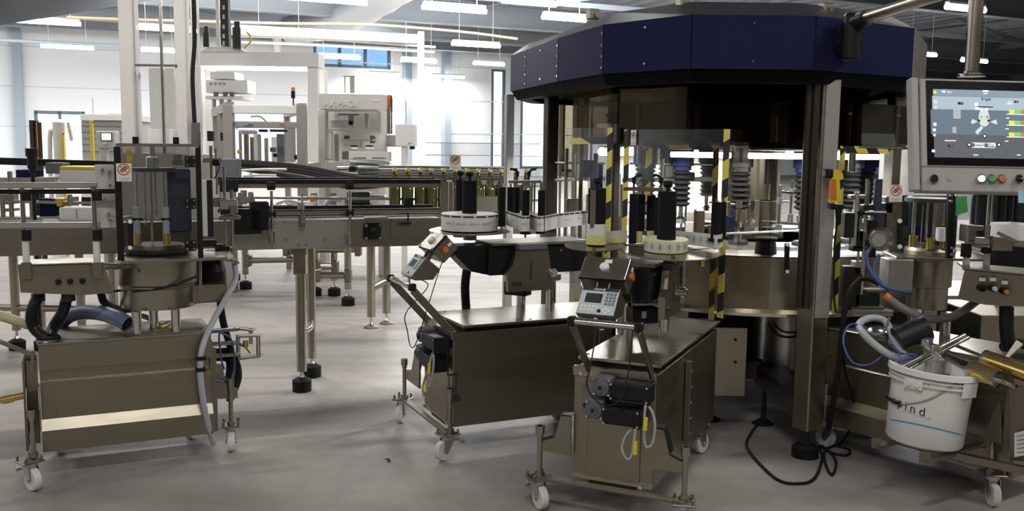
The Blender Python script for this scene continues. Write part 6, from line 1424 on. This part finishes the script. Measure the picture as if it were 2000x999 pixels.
# palletizer: tall columns and the travelling gantry
PZ = bg('palletizer', 'tall pale palletizer with two upright columns and a slim steel pole', 'machine', 300, 9.6)
for x0, x1 in ((238, 262), (345, 366)):
    q, r = P(x0, 300, 9.6), P(x1, 300, 9.6); b = MB(PZ); b.box(((q.x + r.x) / 2, 9.7, 1.75), (r.x - q.x, .16, 3.5), b=.006); b.build('column', beige, PZ)
for px, w, m in ((266, 4, cream), (311, 6.5, chrome), (371, 4, cream), (384, 5, cream)):
    b = MB(PZ); q = P(px, 300, 9.6); b.cyl((q.x, 9.75, .0), (q.x, 9.75, 3.4), w / 2 * M1(9.6), n=12); b.build('guide_pole', m, PZ)
b = MB(PZ); b.tube([P(378, -10, 9.5), P(380, 80, 9.5), P(376, 150, 9.5), P(380, 240, 9.5)], .022, n=8); b.build('energy_cable', rubber, PZ)
part(PZ, 'cross_beam', dsteel, [(262, 125, 345, 130)], 9.6, .06)
part(PZ, 'machine_base', alu, [(230, 300, 400, 480)], 9.55, .6)
part(PZ, 'paper_stack', white, [(288, 252, 338, 284)], 9.9, .3, label='white block standing between the columns')
part(PZ, 'cabinet_wall', cream, [(290, 133, 345, 300, 11.2)], 11.2, .2)
GA = bg('gantry_robot', 'white overhead gantry with black toothed mast and white gripper head', 'machine', 500, 12.0)
part(GA, 'gantry_beam', cream, [(382, 100, 622, 131)], 12, .4)
part(GA, 'beam_light', tubem, [(400, 131, 600, 138)], 12.1, .08, label='lit strip under the beam')
b = MB(GA); b.poly([P(392, 100, 11.95), P(410, 92, 11.95), P(462, 91, 11.95), P(476, 100, 11.95)], (0, .35, 0)); b.build('beam_cover', white, GA)
legs(GA, (614, 390), 131, 12.1, .13, (0, .5), cream)
mast = part(GA, 'mast', mat('dark_mast_paint', (.03, .025, .02), .6), [(428, -60, 447, 90)], 11.9, .10); part(GA, 'mast_rail', white, [(419, -60, 427, 90)], 11.9, .08)
for k, y in enumerate((10, 28, 48, 66, 80)): part(GA, 'mast_hole', alu, [(434, y, 439, y + 9)], 11.88, .01, mast)
for x0, y0, x1, y1 in ((397, 52, 409, 92), (455, 42, 471, 95)):
    b = MB(GA); cx = (x0 + x1) / 2; vcyl(b, cx, y1, y0 + 12, 11.9, x1 - x0, 14); vcyl(b, cx, y0 + 14, y0, 11.9, (x1 - x0) * .7, 12); b.build('drive_motor', blackm, GA)
b = MB(GA); b.tube([P(476, 95, 11.9), P(489, 82, 11.9), P(488, 70, 11.9), P(482, 63, 11.9)], .012, n=6); b.build('yellow_cable', yellow, GA)
gh = part(GA, 'gripper_head', white, [(402, 156, 483, 182), (410, 140, 458, 155)], 11.8, .4)
part(GA, 'gripper_plate', cream, [(400, 187, 474, 194)], 11.75, .5); b = MB(GA)
for px in (422, 440, 453): vcyl(b, px, 188, 180, 11.75, 9, 10)
b.build('suction_cup', grey, gh)
for x0 in (409, 418, 427, 435): part(GA, 'vent_slot', greyink, [(x0, 161, x0 + 5, 166)], 11.79, .01, gh)
for px in (419, 434, 449): b = MB(GA); vcyl(b, px, 240, 192, 11.9, 8, 10); b.build('gripper_rod', alu, GA)
# profile frame enclosure
FE = bg('case_packer', 'open aluminium profile enclosure with signal beacon behind the dark guide tubes', 'machine', 520, 9.4)
for px, w in ((449, 18), (591, 18)):
    q = P(px, 320, 9.3); b = MB(FE); zt_ = P(px, 205, 9.3).z; b.box((q.x, q.y, zt_ / 2 + .005), (w * M1(9.3), .09, zt_ - .01), b=.004); b.build('frame_post', alu, FE)
for px, Y in ((424, 10.6), (562, 10.9), (433, 9.9)):
    q = P(px, 320, Y); b = MB(FE); zt_ = P(px, 222, Y).z; b.box((q.x, q.y, zt_ / 2 + .005), (.06, .06, zt_ - .01), b=.004); b.build('frame_post', alu, FE)
part(FE, 'frame_beam', cream, [(448, 205, 592, 223)], 9.28, .09); part(FE, 'frame_beam', alu, [(458, 237, 582, 251)], 9.3, .08)
b = MB(FE); b.bar(P(449, 208, 9.3), P(420, 222, 10.7), .08, .09); b.bar(P(591, 211, 9.3), P(560, 222, 10.9), .08, .09); b.build('frame_beam', alu, FE)
for px, py in ((447, 209), (592, 212)): part(FE, 'corner_cap', black, [(px - 3, py - 4, px + 3, py + 4)], 9.26, .02)
be = part(FE, 'beacon_stem', chrome, [(571, 190, 574, 208)], 9.3, .02); b = MB(FE); vcyl(b, 572.5, 192, 178, 9.3, 8, 12); b.build('beacon_body', black, be); b = MB(FE); vcyl(b, 572.5, 180, 171, 9.3, 7, 12); b.build('beacon_lens', orange, be)
part(FE, 'clear_panel', clear, [(459, 252, 582, 320)], 9.34, .01)
for k, (x0, y0, x1, y1, Y, m) in enumerate(((466, 255, 500, 262, 9.8, alu), (476, 262, 484, 320, 9.8, dsteel), (488, 268, 494, 320, 10, dsteel), (503, 262, 508, 320, 9.8, alu), (516, 270, 522, 320, 10, alu), (540, 262, 554, 320, 9.9, grey), (505, 253, 520, 258, 9.7, navy), (527, 253, 560, 258, 9.7, blackm), (533, 300, 541, 307, 9.6, black), (574, 303, 581, 312, 9.5, black), (527, 288, 537, 297, 9.7, grey), (466, 258, 470, 315, 9.5, alu), (530, 268, 545, 320, 10.2, cream), (495, 262, 502, 320, 10.3, cream), (560, 240, 576, 320, 10.4, alu), (484, 240, 490, 243, 9.2, orange), (545, 240, 552, 246, 9.2, orange))):
    part(FE, 'inner_mechanism', m, [(x0, y0, x1, y1)], Y, .06)
b = MB(FE); q = P(467, 297, 9.25); b.cyl(q, q + Vector((0, .015, 0)), .023, n=6); b.build('orange_disc', orange, FE)
b = MB(FE); b.tube([P(460, 250, 9.28), P(478, 246, 9.28), P(492, 242, 9.28)], .009, n=6); b.tube([P(490, 228, 9.6), P(508, 228, 9.6), P(522, 240, 9.6)], .007, n=6); b.build('blue_air_tube', mat('light_blue_tube', (.12, .22, .42), .4), FE)
part(FE, 'table', alu, [(440, 318, 600, 335)], 9.36, .7)
part(FE, 'switch_box', black, [(404, 256, 416, 276), (430, 258, 434, 275)], 9.6, .06)
# wrap-round packer
PK = bg('wrap_packer', 'beige packing machine with white lettering on its header and glazed front', 'machine', 690, 10.6)
pk = part(PK, 'header', beige, [(622, 183, 752, 215)], 10.5, .7)
lettering('header_lettering', 'AXIPACK', P(667, 203, 10.49), (1, 0, .006), (0, 0, 1), .095, white, PK, .002)
part(PK, 'header_mark', white, [(726, 195, 742, 198)], 10.495, .004)
for x0, x1 in ((622, 635), (738, 752)):
    q, r = P(x0, 300, 10.5), P(x1, 300, 10.5); b = MB(PK); zt_ = P(x0, 214, 10.5).z; b.box(((q.x + r.x) / 2, 10.6, zt_ / 2), (r.x - q.x, .2, zt_ - .01), b=.004); b.build('frame_post', beige, PK)
dr = part(PK, 'door_frame', alu, [(634, 216, 740, 219), (634, 252, 740, 256), (634, 216, 637, 256), (737, 216, 740, 256)], 10.46, .03); part(PK, 'door_pane', clear, [(637, 219, 737, 252)], 10.48, .006, dr)
d2 = part(PK, 'door_frame', alu, [(634, 256, 650, 259), (634, 310, 650, 313), (634, 256, 637, 313), (647, 256, 650, 313)], 10.46, .03); part(PK, 'door_pane', clear, [(637, 259, 647, 310)], 10.48, .006, d2)
part(PK, 'back_wall', cream, [(634, 216, 740, 330)], 11.3, .05); part(PK, 'machine_base', beige, [(622, 318, 752, 480)], 10.6, .6)
for x0, y0, x1, y1, Y, m in ((652, 262, 660, 315, 10.8, alu), (668, 272, 730, 276, 10.7, alu), (684, 284, 698, 287, 10.5, black), (714, 284, 728, 287, 10.5, black), (686, 288, 698, 292, 10.48, white), (715, 288, 729, 292, 10.48, white), (722, 265, 732, 280, 10.8, dsteel), (702, 262, 708, 290, 10.8, cream), (672, 265, 682, 272, 10.9, grey), (668, 296, 685, 312, 10.7, dsteel), (660, 222, 700, 226, 10.9, alu), (680, 224, 690, 245, 11, alu), (712, 222, 720, 250, 11, cream), (645, 235, 690, 250, 11, cream)):
    part(PK, 'inner_mechanism', m, [(x0, y0, x1, y1)], Y, .08)
tr = part(PK, 'front_tray', beige, [(681, 296, 759, 316)], 10.3, .25); part(PK, 'tray_slot', ink, [(689, 308, 715, 309.3), (727, 308, 753, 309.3)], 10.29, .01, tr)
part(PK, 'side_column', black, [(751, 216, 755, 262), (763, 186, 765, 262)], 10.7, .06); part(PK, 'column_light', white, [(756, 208, 762, 262)], 10.75, .05); part(PK, 'orange_guard', orange, [(753, 185, 763, 209)], 10.7, .1, label='orange guard plate')
part(PK, 'side_box', alu, [(751, 264, 775, 284), (750, 283, 782, 287)], 10.6, .25); part(PK, 'roof_rail', alu, [(672, 150, 674, 182), (683, 150, 692, 182), (690, 165, 770, 167), (670, 148, 693, 150)], 10.8, .03)
CBX = bg('switch_cabinet', 'pale grey switch cabinet on a post with thin warning light mast', 'cabinet', 790, 10.4)
part(CBX, 'cabinet_body', cream, [(772, 243, 811, 286)], 10.3, .2); legs(CBX, (790,), 286, 10.35, .06, m=cream)
part(CBX, 'socket', black, [(800, 286, 809, 292)], 10.3, .1); b = MB(CBX); vcyl(b, 792.5, 244, 205, 10.35, 1.6, 8); b.build('light_mast', alu, CBX); b = MB(CBX); vcyl(b, 792.5, 213, 198, 10.35, 2.6, 8); b.build('warning_light', yellow, CBX); part(CBX, 'warning_label', yellow, [(797, 278, 804, 281)], 10.29, .01)
# ribbed grey cabin, yellow posts, tank, dark cylinders at the far end
CB = bg('ribbed_cabin', 'grey ribbed machine cabin behind the small screen terminal', 'machine', 200, 13.5)
cb_ = part(CB, 'cabin_body', mat('cabin_grey', (.40, .39, .39), .5), [(158, 236, 240, 325)], 13.4, 1.2); part(CB, 'cabin_roof', beige, [(156, 223, 242, 236)], 13.35, 1.3)
for y in (246, 258, 270, 282, 295): part(CB, 'panel_rib', grey, [(158, y, 240, y + 1.4)], 13.38, .03, cb_)
part(CB, 'roof_box', white, [(172, 216, 180, 223), (200, 218, 218, 223), (224, 218, 240, 223)], 13.5, .3); legs(CB, (165, 232), 325, 13.8, .1)
b = MB(CB); vcyl(b, 182, 224, 192, 13.5, 1.6, 8); b.build('antenna_mast', alu, CB)
for px, yt in ((124, 258), (181, 235)):
    t = bg('yellow_post', 'slim yellow guard post %s' % ('beside the pale round tank' if px < 150 else 'in front of the ribbed grey cabin'), 'post', px, 12)
    b = MB(t); q = P(px, 300, 12); w = 5 if px < 150 else 6; b.box((q.x, q.y, P(px, yt, 12).z / 2), (w * M1(12), w * M1(12), P(px, yt, 12).z), b=.003); b.build('post_body', yellow, t); part(t, 'light_lens', black, [(px - 1, yt + 2, px + 1, yt + 6)], 11.95, .01)
TK = bg('round_tank', 'pale upright round tank with bent pipe at its side', 'tank', 117, 12.4)
b = MB(TK); q = P(117, 300, 12.4); zt_ = P(117, 236, 12.4).z; b.lathe([(.075, 0), (.075, zt_ - .02), (.03, zt_ + .02), (.0, zt_ + .02)], (q.x, q.y, 0), 24); b.build('tank_body', beige, TK)
b = MB(TK); b.tube([P(98, 330, 12.4), P(98, 262, 12.4), P(103, 256, 12.4), P(112, 257, 12.4)], .03, n=10); b.tube([P(133, 240, 12.4), P(138, 262, 12.4), P(140, 275, 12.4)], .025, n=8); b.build('pipe', beige, TK)
b = MB(TK); b.cyl((P(98, 300, 12.4).x, 12.4, 0), P(98, 325, 12.4), .03, n=10); b.build('pipe', beige, TK)
DK = bg('dark_cylinder_stack', 'dark brown upright cylinders with a thin orange line at the far left windows', 'machine', 72, 11.5)
for px, w, yt in ((65, 10, 235), (74, 8, 236), (80, 7, 239)):
    b = MB(DK); q = P(px, 300, 11.5); zt_ = P(px, yt, 11.5).z; b.cyl((q.x, q.y, 0), (q.x, q.y, zt_), w / 2 * M1(11.5), n=16); b.build('cylinder', brown, DK)
part(DK, 'orange_line', orange, [(72, 238, 73.5, 315)], 11.4, .01)
# small screen terminal on a post
ST = bg('screen_terminal', 'small pale operator box with bright screen on a post', 'control panel', 204, 7.2)
st = part(ST, 'housing', cream, [(187, 256, 224, 290)], 7.1, .1); sf = part(ST, 'screen_frame', grey, [(196, 259, 218, 276)], 7.09, .012, st); part(ST, 'screen', mat('lit_pale_screen', (.75, .85, .9), .4, emit=1.2), [(198, 261, 216, 274)], 7.08, .012, st)
part(ST, 'label_plate', white, [(199, 279, 208, 284)], 7.09, .012, st); legs(ST, (204,), 290, 7.15, .05, m=cream)
part(ST, 'junction_box', steelh, [(186, 322, 212, 345)], 7.0, .12)
# conveyor in the rear left with cartons
LV = bg('carton_conveyor', 'rear conveyor with black hand rail and pale cartons behind the console posts', 'conveyor', 100, 6.6)
b = MB(LV); b.bar(P(-60, 313, 6.8), P(228, 322, 6.8), .04, .05, b=.004); b.build('hand_rail', black, LV)
b = MB(LV); b.bar(P(-60, 352, 6.5), P(110, 352, 6.5), .05, .035); b.bar(P(-60, 432, 6.4), P(230, 430, 6.4), .05, .05); b.bar(P(-60, 392, 6.5), P(230, 398, 6.5), .03, .02); b.build('side_rail', alu, LV)
b = MB(LV); b.bar(P(-60, 455, 6.5), P(235, 455, 6.5), .5, .2); b.build('conveyor_bed', dsteel, LV)
for px, yt in ((22, 335), (62, 370), (186, 340), (137, 380), (5, 380)):
    b = MB(LV); q = P(px, 400, 6.4); b.cyl((q.x, q.y, P(px, 450, 6.4).z), (q.x, q.y, P(px, yt, 6.4).z), .016, n=10); b.build('rail_post', steelh, LV)
for px in (20, 70, 150, 215):
    q = P(px, 400, 6.6); rleg(LV, q.x, q.y, .85, .03, .055, .08, True, .15)
b = MB(LV); b.cyl((P(-30, 400, 6.6).x, 6.6, .30), (P(215, 400, 6.6).x, 6.6, .30), .025, n=12); b.build('cross_tube', steelh, LV)
for x0, y0, x1, y1, m in ((30, 332, 68, 353, navy), (88, 318, 122, 340, grey), (70, 346, 112, 352, alu), (75, 388, 110, 425, navy), (158, 385, 180, 405, blackm), (82, 422, 115, 436, alu), (36, 345, 46, 352, white), (0, 380, 20, 400, steelh), (0, 408, 22, 414, steelh), (100, 388, 118, 400, ghose), (190, 340, 226, 372, alu), (130, 385, 140, 410, dsteel)):
    part(LV, 'mechanism_block', m, [(x0, y0, x1, y1)], 6.5, .12)
part(LV, 'yellow_valve', yellow, [(110, 388, 121, 404)], 6.4, .05); part(LV, 'orange_valve', orange, [(121, 394, 128, 402)], 6.4, .05)
for x0, y0, x1, y1, lb in ((116, 332, 185, 358, 'long pale carton with yellow upper edge'), (115, 406, 149, 430, 'pale carton on the lower rail, beside its twin'), (150, 406, 185, 430, 'pale carton on the lower rail, next to the mounting plate'), (82, 428, 114, 446, 'small white folded sheet stuck under the lower guide rail')):
    Y = 6.05 if y0 != 428 else 4.9
    t = bg('carton', lb, 'carton', (x0 + x1) / 2, Y); q = P((x0 + x1) / 2, y1, Y); t.location = (q.x, q.y, q.z)
    part(t, 'carton_body', cream, [(x0, y0, x1, y1)], Y, .2 if Y > 5 else .01)
    if y0 == 332: part(t, 'yellow_edge', yellow, [(x0, 325, x1, 333)], Y, .2)
part(LV, 'carton_shelf', steelh, [(110, 358, 190, 362), (110, 430.5, 190, 434)], 6.03, .24)
BD_ = bg('black_bollard', 'short black post head standing at the rear hand rail', 'post', 63, 6.05)
b = MB(BD_); q = P(63, 320, 6.05); zt_ = P(63, 290, 6.05).z; b.lathe([(.012, 0), (.012, zt_ - .16), (.03, zt_ - .12), (.03, zt_ - .05), (.038, zt_ - .05), (.038, zt_), (0, zt_)], (q.x, q.y, 0), 20); b.build('post_body', black, BD_)
# behind the glue cart
RB_ = bg('rear_machine_base', 'long low pale steel base standing behind the glue cart', 'machine', 1950, 5.6)
b = MB(RB_); a, c = P(1800, 640, 5.7), P(2150, 604, 5.7); b.box(((a.x + c.x) / 2, 6.0, .30), (c.x - a.x, .6, .56), b=.006); b.build('base_body', alu, RB_)
b = MB(RB_); b.box(((a.x + c.x) / 2, 6.0, .60), (c.x - a.x + .04, .66, .03), b=.004); b.build('base_top', steelh, RB_)
RM = bg('pale_machine', 'pale machine with yellow edge behind the grey terminal', 'machine', 1768, 13)
part(RM, 'machine_body', cream, [(1756, 230, 1800, 500)], 13, .6); part(RM, 'machine_arm', alu, [(1742, 240, 1756, 300)], 12.9, .1); part(RM, 'yellow_edge', yellow, [(1740, 278, 1752, 300), (1790, 262, 1796, 340)], 12.8, .1)
# ------------------------------------------------------------------ cables on the floor and down the post
def gz(x, y, z=.008): return G(x, y, z)
b = MB(); b.tube([P(1665, 560, 4.42), P(1650, 600, 4.4), P(1645, 650, 4.4), P(1650, 720, 4.45), P(1668, 790, 4.5), P(1664, 830, 4.5), gz(1640, 868), gz(1612, 880), gz(1612, 905), gz(1624, 928), gz(1633, 905), gz(1622, 885), gz(1600, 872), gz(1606, 895), gz(1590, 935), gz(1560, 945), gz(1520, 938), gz(1478, 900), gz(1458, 870), gz(1468, 845), gz(1482, 828)], .0065, n=8, sub=8)
single('floor_cable', b, rubber, 'thin black cable looping from the post across the concrete floor', 'cable')
b = MB(); b.tube([gz(1600, 868), gz(1640, 873), gz(1660, 880), gz(1652, 890), gz(1625, 885), gz(1606, 872)], .0065, n=8, sub=8)
single('floor_cable', b, rubber, 'small coil of black cable at the foot of the front post', 'cable')
b = MB(); b.tube([P(1680, 545, 4.42), P(1660, 570, 4.38), P(1648, 620, 4.36), P(1640, 700, 4.38), P(1630, 770, 4.42), P(1618, 840, 4.5)], .013, n=10, sub=8)
single('power_cable', b, rubber, 'thick black cable hanging down behind the front post', 'cable')
b = MB(); b.tube([gz(752, 898, .004), gz(757, 897, .006), gz(762, 900, .004), gz(757, 902, .004)], .003, n=6)
single('cable_tie', b, rubber, 'tiny black strip lying alone on the open floor', 'cable tie')
